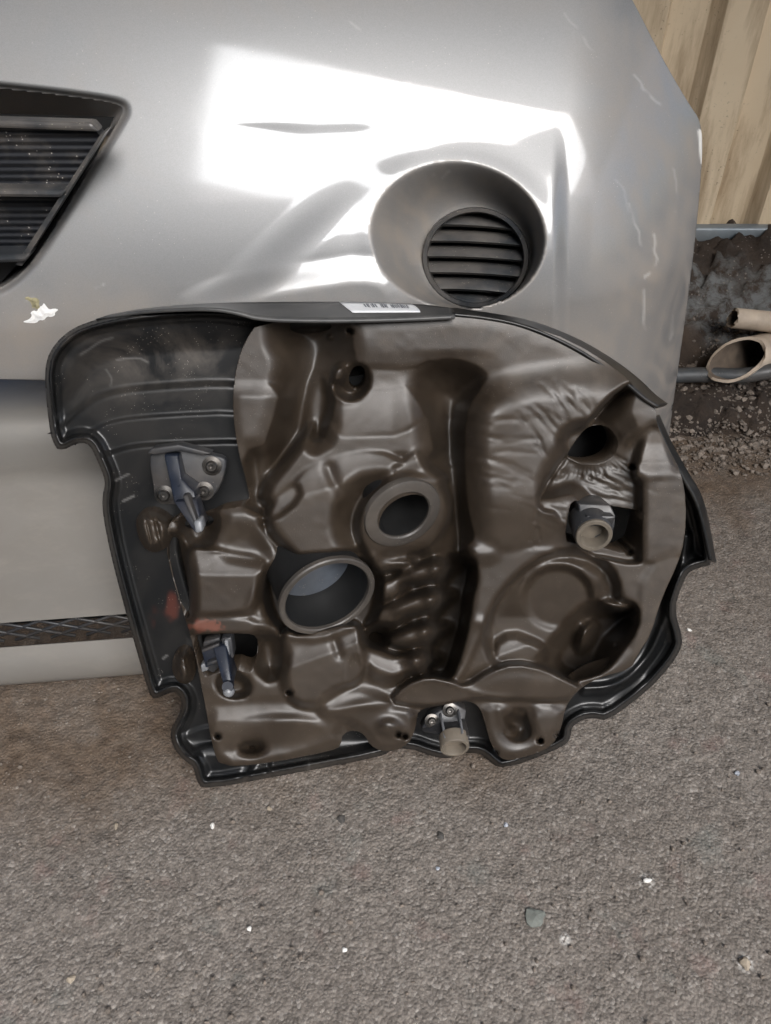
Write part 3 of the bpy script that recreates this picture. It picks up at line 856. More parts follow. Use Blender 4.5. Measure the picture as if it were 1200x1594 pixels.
def shell_h(U, V):
    h = np.zeros(U.shape)
    def raise_(pts, dh, soft):
        nonlocal h
        h = h + dh * sstep(soft / 2, -soft / 2, sdf(U, V, chaikin(pts, 2)))
    # stepped wing at the upper left
    raise_([(60, 690), (92, 668), (120, 640), (160, 612), (230, 602), (380, 594), (420, 620), (420, 1300), (60, 1300)], 5, 17)
    raise_([(100, 700), (135, 676), (170, 655), (240, 647), (400, 640), (420, 680), (420, 1300), (60, 1300)], 2.5, 9)
    raise_([(120, 720), (168, 706), (205, 694), (270, 690), (400, 686), (420, 700), (420, 1300), (60, 1300)], 4, 11)
    raise_([(60, 480), (420, 480), (420, 520), (230, 530), (140, 545), (110, 600), (60, 640)], 8, 46)
    # lower left: two small steps
    raise_([(240, 1160), (270, 1150), (300, 1136), (330, 1128), (420, 1122), (420, 1240), (240, 1240)], 2.5, 8)
    raise_([(240, 1190), (285, 1182), (305, 1164), (330, 1156), (420, 1150), (420, 1240), (240, 1240)], 3.5, 9)
    # bowl of the right-hand side
    h = h - 16 * sstep(940, 1010, U) * sstep(720, 820, V)
    rib = dline(U, V, chaikin([(1068, 835), (1062, 880), (1040, 950), (1018, 1010), (985, 1052), (950, 1070), (910, 1072)], 2, False))
    h = h + 7 * np.exp(-(rib / 7) ** 2)
    rib = dline(U, V, [(1010, 860), (1000, 930)])
    h = h + 8 * sstep(640, 620, U) * sstep(1150, 1180, V) 
    # beaded rim
    d = -sdf(U, V, SHELL)
    h = h + 9 * sstep(26, 8, d) * sstep(520, 500, U * 0 + 400) + 5 * np.exp(-((d - 9) / 4.0) ** 2) - 2.5 * np.exp(-((d - 15) / 3.0) ** 2)
    h = h - 6 * sstep(6, 0, d)
    h = h + .6 * vnoise(U / 60, V / 60, 61)
    h = h - 66 * sstep(-14, -44, sdf(U, V, FOAM))
    return h

def build_shell():
    o, pu, pv = grid_field(56, 1124, 468, 1240, 2.5, SHELL, [], lambda U, V: cov(U, V, shell_h(U, V)), 'shell', M['plastic'], COVER)
    solid(o, .0028)
    d = -sdf(pu, pv, SHELL)
    dust = .35 * sstep(700, 560, pv) * sstep(420, 300, pu) + .45 * sstep(12, 3, d) * sstep(700, 500, pu) + .04
    dust = np.maximum(dust, .95 * np.exp(-((pv - 555) / 50) ** 2 - ((pu - 270) / 120) ** 2))
    attr(o, 'dust', np.clip(dust, 0, 1))
    red = .3 * np.exp(-((pu - 268) / 12) ** 2 - ((pv - 945) / 26) ** 2) + .12 * np.exp(-((pu - 235) / 18) ** 2 - ((pv - 960) / 30) ** 2)
    attr(o, 'red', .35 * sstep(.10, .26, red + .12 * vnoise(pu / 8, pv / 8, 93)))
    sc = np.zeros(len(pu))
    for pts, a in (([(182, 560), (215, 556), (230, 564)], .5), ([(125, 552), (140, 543), (158, 530), (175, 526)], .35), ([(180, 748), (200, 738)], .6), ([(192, 780), (208, 772)], .8),
                   ([(254, 1025), (260, 1020)], .7), ([(290, 1216), (300, 1206)], .4), ([(480, 1198), (482, 1186)], .4), ([(165, 575), (175, 590), (172, 600)], .3)):
        sc = np.maximum(sc, a * .4 * (1 - sstep(.3, 2.6, dline(pu, pv, chaikin(pts, 2, False)))))
    attr(o, 'scuff', sc)
    # raised top wall carrying the sticker
    def wall(name, up, lo, h0, h1, mat, n=70, taper=0.0):
        a = resample(chaikin(up, 2, False), n); b = resample(chaikin(lo, 2, False), n)
        rows = []
        for f in np.linspace(0, 1, 7):
            e = a + (b - a) * f
            w = sstep(-.001, max(taper, 1e-6), np.linspace(0, 1, n)) if taper else 1.0
            rows.append(cov(e[:, 0], e[:, 1], 10 * (1 - w) + (h0 + (h1 - h0) * f) * w))
        V = np.vstack(rows); F = [(j * n + i, j * n + i + 1, (j + 1) * n + i + 1, (j + 1) * n + i) for j in range(6) for i in range(n - 1)]
        o = mesh_obj(name, V, F, mat, COVER); solid(o, .0025, 0)
        return o
    wall('top_wall', [(150, 497), (200, 486), (260, 479), (330, 474), (440, 472), (560, 472), (660, 476), (704, 482)],
         [(150, 498), (200, 488), (260, 483), (330, 481), (372, 488), (402, 498), (480, 501), (580, 500), (660, 497), (708, 494)], 4, 44, M['edge'], 70, .34)
    wall('side_wall', [(704, 481), (760, 489), (822, 499), (894, 526), (956, 562), (996, 593), (1018, 616), (1038, 630)],
         [(704, 490), (758, 495), (816, 507), (884, 536), (940, 571), (978, 600), (1000, 620), (1023, 634)], 6, 34, M['plastic'])
    wall('side_wall', [(1024, 646), (1044, 692), (1068, 734), (1092, 772), (1103, 820), (1113, 876)],
         [(1016, 650), (1036, 696), (1060, 742), (1083, 780), (1095, 824), (1105, 872)], 4, 16, M['plastic'])
    for w in COVER.children:
        if w.name.startswith('side_wall'):
            attr(w, 'dust', np.full(len(w.data.vertices), .35)); attr(w, 'red', np.zeros(len(w.data.vertices))); attr(w, 'scuff', np.zeros(len(w.data.vertices)))
    # sticker with faint print, stuck on the wall
    def wp(s, f, lift=0.0):
        a = resample(chaikin([(150, 497), (200, 486), (260, 479), (330, 474), (440, 472), (560, 472), (660, 476), (704, 482)], 2, False), 70)
        b = resample(chaikin([(150, 498), (200, 488), (260, 483), (330, 481), (372, 488), (402, 498), (480, 501), (580, 500), (660, 497), (708, 494)], 2, False), 70)
        q = s * 69; i = np.clip(np.floor(q).astype(int), 0, 68); r = (q - i)[..., None]
        A = a[i] * (1 - r) + a[i + 1] * r; B = b[i] * (1 - r) + b[i + 1] * r; f = np.asarray(f)
        E = A + (B - A) * f[..., None]
        P = cov(E[..., 0], E[..., 1], 4 + 40 * f)
        return P + (CN * .25 + ey * .9) * (.0018 + lift)
    s0, s1 = .682, .906
    n = 26; m = 5; ss = np.linspace(0, 1, n); V = []
    for f in np.linspace(0, 1, m):
        fr = .03 + .60 * f
        lo, hi = s0 + .036 * f, s1 - .02 * (1 - f) ** 2
        V.append(wp(lo + (hi - lo) * ss, np.full(n, fr)))
    F = [(j * n + i, j * n + i + 1, (j + 1) * n + i + 1, (j + 1) * n + i) for j in range(m - 1) for i in range(n - 1)]
    st = mesh_obj('sticker', np.vstack(V), F, M['sticker'], COVER); solid(st, .0002, 1)
    st['label'] = 'white sticker with faint printed bars'
    rg = np.random.RandomState(12); V, F = [], []
    x = .20
    while x < .88:
        w = rg.choice([.006, .010, .016, .022]); gap = rg.choice([.006, .010, .018])
        if not (.27 < x < .30 or .39 < x < .42 or .56 < x < .60):
            a, b = s0 + .03 + (s1 - s0 - .04) * x, s0 + .03 + (s1 - s0 - .04) * (x + w)
            f0, f1 = .12 + .05 * rg.rand(), .34 + .05 * rg.rand()
            k = len(V) * 4
            V.append(wp(np.array([a, b, b + .006, a + .006]), np.array([f0, f0, f1, f1]), .00035)); F.append((k, k + 1, k + 2, k + 3))
        x += w + gap
    mesh_obj('print', np.vstack(V), F, M['ink'], st, False)
build_shell()

# ------------------------------------------------------------------ foam lining
H_POCKET = chaikin([(886, 786), (896, 778), (930, 784), (1000, 795), (1004, 802), (985, 866), (920, 848), (893, 846), (878, 842)], 1)
H_CLIP = chaikin([(296, 990), (330, 986), (384, 986), (400, 990), (402, 1010), (394, 1044), (384, 1048), (366, 1040), (330, 1050), (316, 1056)], 1)
H_ROUND = chaikin([(890, 716), (880, 710), (898, 682), (914, 664), (936, 660), (954, 670), (964, 690), (956, 710), (936, 722), (908, 724)], 2)
H_TOP = ell(556, 588, 13, 19, 12, 20)
H_LUMP = ell(585, 992, 11, 8, 10, 16)
H_NECK = ell(505, 932, 66, 44, -27, 30)
H_RING = ell(630, 804, 44, 29, -33, 30)

def axis_img(du, dv, off):
    """direction leaning off degrees from the sight line, towards (du, dv) in the picture"""
    n = math.hypot(du, dv); du, dv = du / n, dv / n
    return lambda w: (RGT * du - UPV * dv) * math.sin(R(off)) - w / np.linalg.norm(w) * math.cos(R(off))
NECK_C = cov(np.array(511.0), np.array(931.0), 50); NECK_A = axis_img(.45, .89, 47)(NECK_C - CAMP)
RING_C = cov(np.array(629.0), np.array(803.0), 57); RING_A = axis_img(.54, .84, 44)(RING_C - CAMP)
def plane_h(c, a, U, V):
    d = ray(U, V); t = ((c - CAMP) @ a) / (d @ a)
    return ((CAMP + d * t[..., None] - PO) @ CN) * 1000

FS = 1.7
class Sculpt:
    def __init__(s):
        s.us = np.arange(190, 1090, FS); s.vs = np.arange(470, 1215, FS)
        s.U, s.V = np.meshgrid(s.us, s.vs); s.H = np.full(s.U.shape, 30.0)
    def _win(s, pts, pad):
        p = np.asarray(pts); i0 = max(0, int((p[:, 1].min() - pad - s.vs[0]) / FS)); i1 = min(len(s.vs), int((p[:, 1].max() + pad - s.vs[0]) / FS) + 2)
        j0 = max(0, int((p[:, 0].min() - pad - s.us[0]) / FS)); j1 = min(len(s.us), int((p[:, 0].max() + pad - s.us[0]) / FS) + 2)
        return slice(i0, i1), slice(j0, j1)
    def set(s, pts, h, soft=12, k=1.0, smooth=1):
        """blend the height inside an outline to h (mm; a number or f(U,V)); soft = width of the slope in px"""
        p = chaikin(pts, smooth) if smooth else np.asarray(pts, float)
        if soft > 6: soft = soft * 1.75
        w = s._win(p, soft); U, V = s.U[w], s.V[w]
        m = sstep(soft / 2, -soft / 2, sdf(U, V, p)) * k
        hh = h(U, V) if callable(h) else h
        s.H[w] = s.H[w] * (1 - m) + hh * m
    def add(s, u, v, a, b, ang, amp, pw=2):
        c, sn = math.cos(R(ang)), math.sin(R(ang)); x = s.U - u; y = s.V - v
        p = (x * c + y * sn) / a; q = (-x * sn + y * c) / b
        s.H += amp * np.exp(-(p * p + q * q) ** (pw / 2))
    def groove(s, pts, w, amp, smooth=1):
        p = chaikin(pts, smooth, False) if smooth else np.asarray(pts, float)
        if w > 2.5: w, amp = w * 1.7, amp * .8
        wn = s._win(p, 4 * w); d = dline(s.U[wn], s.V[wn], p)
        s.H[wn] += amp * np.exp(-(d / w) ** 2)
    def blur(s, sg): s.H = blur(s.H, sg / FS)
    def sample(s, U, V):
        x = np.clip((U - s.us[0]) / FS, 0, len(s.us) - 1.001); y = np.clip((V - s.vs[0]) / FS, 0, len(s.vs) - 1.001)
        j = x.astype(int); i = y.astype(int); fx = x - j; fy = y - i
        return (s.H[i, j] * (1 - fx) + s.H[i, j + 1] * fx) * (1 - fy) + (s.H[i + 1, j] * (1 - fx) + s.H[i + 1, j + 1] * fx) * fy

def unsc(h):
    h = np.asarray(h, float)
    return np.where(h > 30, 30 + (h - 30) / .55, 30 + (h - 30) / 2.0)

def slope(v0, v1, h0, h1, k=0.0, u0=0.0):
    """even slope from h0 (row v0) to h1 (row v1); rows shift by k per column from u0"""
    def f(U, V):
        x = np.clip((V + k * (U - u0) - v0) / (v1 - v0), 0, 1)
        return unsc(h0 + (h1 - h0) * (.55 * x ** 1.9 + .45 * x if h1 > h0 else x))
    return f

def sculpt_foam():
    s = Sculpt()
    # --- top
    s.set([(540, 490), (720, 480), (830, 500), (960, 565), (1010, 610), (930, 640), (860, 640), (760, 610), (700, 590), (660, 566), (540, 566)], lambda U, V: 38 - (V - 500) * .04, 34)
    s.set([(420, 490), (372, 545), (356, 610), (362, 680), (388, 770), (432, 770), (452, 690), (460, 620), (472, 560), (470, 490)], slope(592, 618, 29.5, 34.5), 22)
    s.set([(455, 490), (520, 495), (535, 540), (520, 580), (500, 610), (496, 700), (470, 740), (430, 790), (402, 780), (424, 700), (448, 620), (460, 560), (440, 520)], 6, 46)
    s.set([(380, 700), (408, 700), (420, 760), (405, 800), (385, 780)], 20, 26)
    # --- the shoulder below the top plateau
    s.set([(496, 650), (560, 640), (640, 640), (690, 616), (706, 690), (650, 714), (600, 716), (540, 726), (480, 748), (425, 792), (408, 764), (450, 712)], 58, 14)
    s.set([(512, 574), (560, 568), (645, 572), (672, 556), (692, 590), (700, 640), (664, 650), (622, 677), (590, 677), (514, 684)],
          lambda U, V: unsc(29 + 16.5 * np.clip((V + .30 * np.clip(U - 610, 0, 90) - 588) / 94, 0, 1) ** 1.7), 6)
    s.set([(648, 566), (690, 532), (742, 548), (778, 600), (764, 650), (724, 700), (690, 700), (668, 640)], slope(545, 650, 33, 4), 40)
    # left neighbour of the shoulder: dark wall
    s.set([(490, 590), (514, 590), (516, 680), (480, 700), (476, 640)], 12, 22)
    # --- second shoulder
    s.set([(410, 818), (436, 776), (500, 740), (590, 728), (622, 745), (566, 780), (556, 820), (566, 850), (548, 856), (512, 866), (478, 878), (452, 862)], 76, 9)
    s.set([(664, 600), (700, 586), (738, 604), (730, 660), (734, 760), (738, 850), (720, 882), (696, 874), (690, 800), (692, 740), (676, 700), (674, 640)], 6, 44)
    s.set([(470, 734), (500, 716), (560, 702), (610, 706), (640, 730), (600, 752), (560, 748), (520, 756), (462, 780), (452, 760)],
          slope(722, 772, 45.5, 55, .30, 470), 6)
    s.groove([(512, 728), (520, 750), (530, 764)], 5, -8)
    s.set([(432, 770), (462, 748), (470, 776), (426, 812), (414, 800)], slope(768, 815, 44, 54, .4, 440), 6)
    s.set([(556, 752), (592, 746), (606, 752), (580, 782), (566, 820), (572, 860), (548, 856), (528, 826), (534, 784)], 34, 26)
    s.set([(590, 770), (612, 760), (590, 790), (578, 826), (586, 856), (610, 876), (600, 892), (574, 874), (560, 840), (566, 800)], 68, 14)
    # square step above the small neck
    s.set([(598, 752), (606, 730), (648, 704), (668, 728), (690, 745), (680, 770), (600, 780)], 72, 9, 1, 0)
    s.set([(612, 728), (648, 710), (662, 728), (622, 748)], slope(716, 750, 46.5, 53.5, .45, 612), 6, 1, 0)
    s.set(ell(627, 805, 76, 60, -33), lambda U, V: unsc(plane_h(RING_C, RING_A, U, V) - 5), 8)
    # --- right ridge
    s.set([(730, 650), (748, 622), (800, 600), (900, 585), (1020, 590), (990, 660), (940, 730), (890, 800), (850, 850), (800, 872), (752, 876), (740, 820), (730, 730)],
          lambda U, V: 60 - 26 * sstep(770, 870, V) + 8 * np.exp(-((U - 760 - (V - 640) * .05) / 40) ** 2), 40)
    s.add(770, 640, 34, 40, 0, 5)
    # wrinkles that cross the ridge
    rg = np.random.RandomState(2)
    for k in range(34):
        f = rg.rand(); u, v = 905 - 90 * f + rg.randn() * 10, 632 + 40 * f + rg.randn() * 12
        L = 16 + 22 * rg.rand(); a = R(-52 + rg.randn() * 10)
        s.groove([(u - L * math.cos(a), v + L * -math.sin(a) * -1), (u + 3 * rg.randn(), v + 3 * rg.randn()), (u + L * math.cos(a), v - L * -math.sin(a) * -1)], 2.2, -.9 - .6 * rg.rand())
    for k in range(30):
        u, v = 770 + 22 * rg.randn(), 650 + 150 * rg.rand()
        L = 18 + 16 * rg.rand(); a = R(-6 + rg.randn() * 12)
        s.groove([(u - L, v + L * math.sin(a)), (u, v - 2), (u + L, v - L * math.sin(a))], 2.2, -.8 - .5 * rg.rand())
    s.blur(1.8)
    # --- right sheet, lower than the ridge, overlapped by it
    s.set([(1000, 588), (962, 606), (930, 638), (884, 698), (836, 768), (838, 792), (870, 800), (900, 860), (1000, 880), (1080, 860), (1080, 700), (1040, 620)],
          lambda U, V: 22 - 16 * np.exp(-dline(U, V, [(962, 606), (930, 638), (884, 698), (838, 766)]) / 30) + 14 * sstep(712, 744, V) * sstep(985, 1012, U) + 22 * sstep(40, -6, sdf(U, V, np.array([(836, 782), (884, 786), (880, 850), (840, 850)]))) + 12 * sstep(930, 1000, U) * sstep(700, 640, V), 4)
    s.groove([(986, 596), (968, 634), (950, 656)], 12, 5)
    s.groove([(1022, 656), (985, 672), (960, 694)], 7, 3)
    s.set([(984, 740), (996, 690), (1010, 660), (1030, 665), (1060, 735), (1010, 744)], slope(690, 746, 25.5, 36.5), 10)
    s.set(ell(918, 692, 46, 32, 8), unsc(11), 12)
    s.set([(852, 740), (880, 700), (900, 715), (880, 745), (850, 770)], 18, 24)
    for k in range(26):
        u, v = 940 + 26 * rg.randn(), 755 + 14 * rg.randn(); L = 14 + 12 * rg.rand(); a = R(-22 + 8 * rg.randn())
        s.groove([(u - L, v + L * math.sin(a)), (u + L, v - L * math.sin(a))], 2.0, -.28 - .2 * rg.rand(), 0)
    for k in range(40):
        u, v = 852 + 18 * rg.randn(), 800 + 22 * rg.randn(); L = 9 + 12 * rg.rand(); a = R(-20 + 14 * rg.randn())
        s.groove([(u - L, v + L * math.sin(a)), (u + L, v - L * math.sin(a))], 1.9, -.35 - .25 * rg.rand(), 0)
    for k in range(20):     # radial creases under the round hole
        a = R(30 + 120 * k / 19); u0, v0 = 915 + 46 * math.cos(a), 692 + 30 * math.sin(a); L = 10 + 22 * rg.rand()
        s.groove([(u0, v0), (u0 + L * math.cos(a), v0 + L * math.sin(a))], 1.8, -.9, 0)
    for k in range(12):
        v = 676 + k * 4; s.groove([(884, v + 2), (905, v), (930, v - 2)], 1.3, -.8)
    # moulded arrows and ring mark
    s.groove([(840, 770), (838, 790), (832, 812)], 2.0, -3.0, 0); s.groove([(834, 822), (826, 842)], 1.8, -2.5, 0); s.groove([(837, 822), (840, 840)], 1.8, -2.5, 0)
    for (u, v) in ((822, 857), (832, 854)):
        e = ell(u, v, 6, 5, 0, 16); s.groove(np.vstack([e, e[:1]]), 1.5, -2.0, 0)
    # --- lower right bowl
    s.set([(756, 966), (780, 920), (832, 872), (880, 858), (930, 868), (958, 900), (956, 940), (990, 946), (994, 980), (960, 1010), (940, 1060), (880, 1060), (840, 1030), (770, 1030), (758, 1000)], 16, 12)
    s.set([(800, 900), (840, 872), (900, 868), (950, 900), (960, 940), (920, 960), (880, 990), (830, 1000), (790, 990), (776, 960)], slope(872, 960, 26, 2), 22)
    s.set(ell(868, 930, 52, 48), slope(880, 980, 9, -3), 9)
    s.set([(764, 1004), (796, 984), (830, 998), (850, 1010), (830, 1040), (770, 1040)], slope(986, 1016, 11, 18, .35, 790), 10)
    s.set([(900, 960), (930, 944), (985, 948), (982, 970), (940, 1010), (930, 1060), (880, 1056), (850, 1024)], -4, 20)
    s.set([(930, 938), (950, 932), (990, 946), (960, 952)], 26, 8)
    s.set([(900, 976), (926, 968), (914, 1000), (900, 1010)], 14, 16)
    # margin of the right sheet, down to the corner
    s.set([(1000, 880), (1070, 850), (1030, 960), (1000, 1030), (905, 1075), (880, 1060), (950, 1040), (990, 1000)], 34, 10)
    s.set(ell(958, 1004, 6, 5), 12, 4)
    # --- strip with scalloped edge between lumps and bowl
    s.set([(742, 850), (790, 858), (836, 850), (870, 856), (828, 872), (780, 918), (756, 962), (744, 990), (722, 1040), (712, 1062), (696, 1056), (706, 1030), (726, 980), (710, 962), (728, 940), (722, 905), (738, 880)], 36, 8)
    s.set([(722, 850), (745, 840), (778, 850), (770, 872), (740, 876)], slope(838, 862, 35, 37.5), 14)
    s.groove([(756, 966), (744, 994), (728, 1030), (712, 1060)], 3.5, 5)
    s.groove([(720, 964), (740, 968), (752, 970)], 5, 5)
    # --- block of lumps
    s.set([(586, 880), (640, 862), (700, 868), (735, 885), (724, 960), (700, 1050), (640, 1060), (580, 1050), (566, 1000), (590, 960)], 10, 24)
    s.set([(690, 868), (734, 870), (737, 900), (727, 930), (725, 965), (710, 1020), (697, 1056), (660, 1050), (668, 1000), (678, 950), (690, 905)], -16, 11)
    for k, (u, v) in enumerate(((690, 888), (682, 936), (674, 986), (660, 1032))):
        s.add(u - 28, v + 2, 42, 14, -14, 46, 3.5)
        s.add(u - 8, v, 14, 19, -20, 14, 3)
    for (u, v, a, b, h) in ((606, 918, 22, 19, 26), (608, 958, 24, 17, 24), (640, 1010, 26, 14, 10)):
        s.add(u, v, a, b, -10, h, 2.8)
    s.set(ell(583, 993, 16, 13, 0), -8, 12)
    s.set([(560, 1000), (600, 1012), (640, 1030), (620, 1060), (590, 1060), (566, 1040)], slope(1008, 1044, 33, 40.5, -.4, 600), 14)
    s.set([(570, 880), (610, 868), (640, 870), (640, 884), (600, 886)], 48, 14)
    # --- below the big neck
    s.set([(408, 900), (430, 880), (460, 870), (520, 868), (590, 880), (592, 940), (560, 1000), (480, 1010), (440, 990), (420, 960)], 4, 12)
    s.set([(434, 1072), (438, 1010), (470, 985), (556, 965), (572, 1030), (556, 1060), (530, 1076), (500, 1108), (470, 1102), (448, 1085)], 60, 9)
    s.set([(440, 975), (470, 990), (550, 970), (560, 975), (556, 1004), (480, 1030), (448, 1040), (440, 1020)], slope(992, 1042, 37.5, 47, .36, 450), 6)
    s.groove([(448, 990), (500, 994), (548, 974)], 4, 9); s.groove([(520, 996), (528, 1020)], 4, -7)
    s.set([(540, 1030), (556, 1020), (566, 1040), (556, 1062), (536, 1068)], lambda U, V: 60 - .5 * (U - 540), 8)
    # --- left block
    s.set([(262, 806), (330, 796), (400, 792), (416, 830), (440, 870), (410, 890), (404, 950), (440, 985), (404, 990), (290, 985), (262, 880)], 40, 12)
    s.set([(280, 800), (330, 792), (345, 812), (330, 850), (300, 860), (280, 840)], 14, 26)
    s.set([(292, 856), (330, 856), (412, 868), (404, 904), (400, 944), (372, 960), (300, 962), (288, 930)], 58, 10)
    s.set([(296, 850), (330, 858), (378, 866), (410, 870), (410, 900), (300, 900)], slope(858, 896, 37.5, 45.5), 6)
    s.set([(340, 840), (380, 820), (420, 850), (414, 872), (380, 868), (350, 862)], 30, 20)
    s.groove([(385, 955), (392, 930), (408, 900)], 4, 4); s.groove([(404, 960), (424, 985), (450, 1000)], 8, 5)
    s.set([(290, 960), (380, 958), (402, 968), (440, 985), (400, 990), (300, 990)], 52, 8)
    s.set([(262, 830), (286, 840), (300, 900), (300, 960), (285, 960), (262, 880)], 12, 14)
    s.groove([(412, 816), (430, 838), (452, 866)], 5, -10)
    # --- lower left plateau
    s.set([(316, 1060), (380, 1046), (410, 1000), (440, 1010), (440, 1060), (450, 1090), (420, 1096), (330, 1100)], 34, 14)
    s.set([(396, 990), (430, 985), (442, 1030), (424, 1060), (400, 1040)], 14, 20)
    s.set(ell(364, 1068, 24, 18, 8), 16, 12)
    s.groove([(338, 1074), (352, 1086), (372, 1088)], 4, 4)
    s.set([(322, 1104), (360, 1092), (430, 1088), (480, 1104), (540, 1088), (556, 1100), (520, 1136), (528, 1160), (420, 1190), (340, 1196)],
          slope(1090, 1122, 30.5, 36.5), 12)
    s.set([(340, 1150), (380, 1128), (430, 1118), (470, 1124), (500, 1140), (470, 1162), (400, 1170), (350, 1180)], slope(1118, 1170, 40, 32), 16)
    s.set(ell(392, 1163, 20, 11, -4), 22, 12)
    for a in range(9):
        w = a * .7; s.groove([(392, 1163), (392 + 14 * math.cos(w), 1163 + 8 * math.sin(w))], 1.6, -2, 0)
    s.groove([(430, 1124), (470, 1120), (500, 1132)], 5, 3)
    s.set([(500, 1090), (530, 1072), (570, 1070), (610, 1090), (600, 1110), (560, 1106), (520, 1116), (500, 1112)], slope(1070, 1106, 35, 42.5), 12)
    s.set([(524, 1112), (560, 1102), (610, 1096), (648, 1104), (648, 1150), (610, 1170), (582, 1164), (566, 1138), (548, 1130)], 48, 14)
    s.add(606, 1132, 18, 13, 10, 14, 2.6)
    s.add(560, 1100, 40, 10, -14, 6)
    for k in range(7):
        s.groove([(528 + 3 * k, 1132 + rg.randn() * 2), (540 + 3 * k, 1126 + rg.randn() * 3)], 1.4, -1.6, 0)
    # --- apron across the bottom centre
    s.set([(604, 1092), (630, 1064), (668, 1050), (700, 1058), (726, 1068), (760, 1044), (800, 1030), (850, 1040), (892, 1062), (908, 1072), (880, 1092), (800, 1090), (744, 1086), (700, 1098), (650, 1100)],
          lambda U, V: 58 - 8 * sstep(1040, 1095, V), 6)
    s.groove([(604, 1092), (634, 1066), (670, 1053), (704, 1062), (728, 1074), (760, 1084), (800, 1090)], 3, 3)
    s.groove([(726, 1068), (760, 1052), (800, 1042), (860, 1050)], 6, -4)
    # lower right lobe
    s.set([(752, 1100), (800, 1092), (876, 1096), (874, 1134), (858, 1162), (782, 1186), (766, 1162), (756, 1124)], 38, 12)
    s.set(ell(806, 1128, 26, 26, 20), 20, 22)
    s.groove([(778, 1108), (782, 1126), (796, 1138)], 4, 7); s.groove([(788, 1106), (800, 1112), (822, 1114)], 3.5, 4)
    s.set([(820, 1110), (870, 1104), (866, 1140), (840, 1152)], 42, 14)
    for (u, v) in ((770, 1171), (841, 1153), (867, 1144), (630, 1146), (339, 1146), (450, 1078), (980, 859), (985, 727), (545, 516), (515, 525), (620, 1143)):
        s.set(ell(u, v, 4.5, 3.5, 20, 12), 14, 3)
    # --- hole with hanging lip near the top
    s.set([(526, 572), (560, 566), (570, 576), (572, 596), (562, 614), (544, 622), (526, 612), (520, 590)], slope(566, 622, 20, -14), 9)
    s.add(528, 584, 9, 14, 10, 13, 3)
    s.groove([(508, 588), (514, 610), (530, 622), (548, 624)], 3.5, 4)
    s.blur(1.7)
    # skin unevenness
    s.H = np.where(s.H > 30, 30 + (s.H - 30) * .55, 30 + (s.H - 30) * 2.0)
    s.H += .5 * vnoise(s.U / 50, s.V / 44, 71) + .18 * vnoise(s.U / 13, s.V / 11, 72)
    return s

def build_foam():
    s = sculpt_foam()
    o, pu, pv = grid_field(250, 1075, 482, 1202, 1.9, FOAM, [H_POCKET, H_CLIP, H_NECK, H_RING, H_ROUND, H_TOP, H_LUMP], lambda U, V: cov(U, V, s.sample(U, V)),
                           'foam_lining', M['foam'], COVER, skirt=lambda P, u, v: P - CN * .028)
    dust = .15 + .38 * sstep(560, 800, pu) * sstep(720, 520, pv) + .35 * sstep(960, 1040, pu)
    dust = np.maximum(dust, .55 * np.exp(-((pu - 610) / 70) ** 2 - ((pv - 540) / 22) ** 2))
    attr(o, 'dust', np.clip(dust, 0, 1))
    attr(o, 'red', .8 * sstep(.42, .62, np.exp(-((pu - 318) / 27) ** 2 - ((pv - 974) / 12) ** 2) + .5 * vnoise(pu / 7, pv / 5, 91) + .25 * vnoise(pu / 2.5, pv / 2.5, 92)))
    o['label'] = 'brown moulded foam lining with bumps, hollows and folds'
    # two loose foam plugs on the left rim
    for pts, c in (([(212, 802), (232, 790), (262, 802), (270, 826), (262, 852), (240, 862), (222, 852), (212, 826)], (240, 828)),
                   ([(268, 1024), (280, 1010), (296, 1012), (306, 1040), (300, 1062), (282, 1066), (268, 1050)], (286, 1040))):
        pl = chaikin(pts, 2)
        def hh(U, V):
            d = -sdf(U, V, pl)
            h = 20 + 22 * sstep(-2, 16, d)
            for dx in (-8, 6):
                h = h - 6 * np.exp(-((U - c[0] - dx - (V - c[1]) * .25) / 2.5) ** 2) * sstep(26, 12, np.abs(V - c[1])) * (1 if c[0] < 260 else .35)
            return h + 2.0 * vnoise(U / 7, V / 7, 81)
        p, qu, qv = grid_field(205, 312, 784, 1070, 1.6, pl, [], lambda U, V: cov(U, V, hh(U, V)), 'foam_plug', M['foam'], COVER, skirt=lambda P, u, v: P - CN * .02)
        attr(p, 'dust', np.full(len(qu), .1)); attr(p, 'red', np.zeros(len(qu)))
    return s
FO = build_foam()

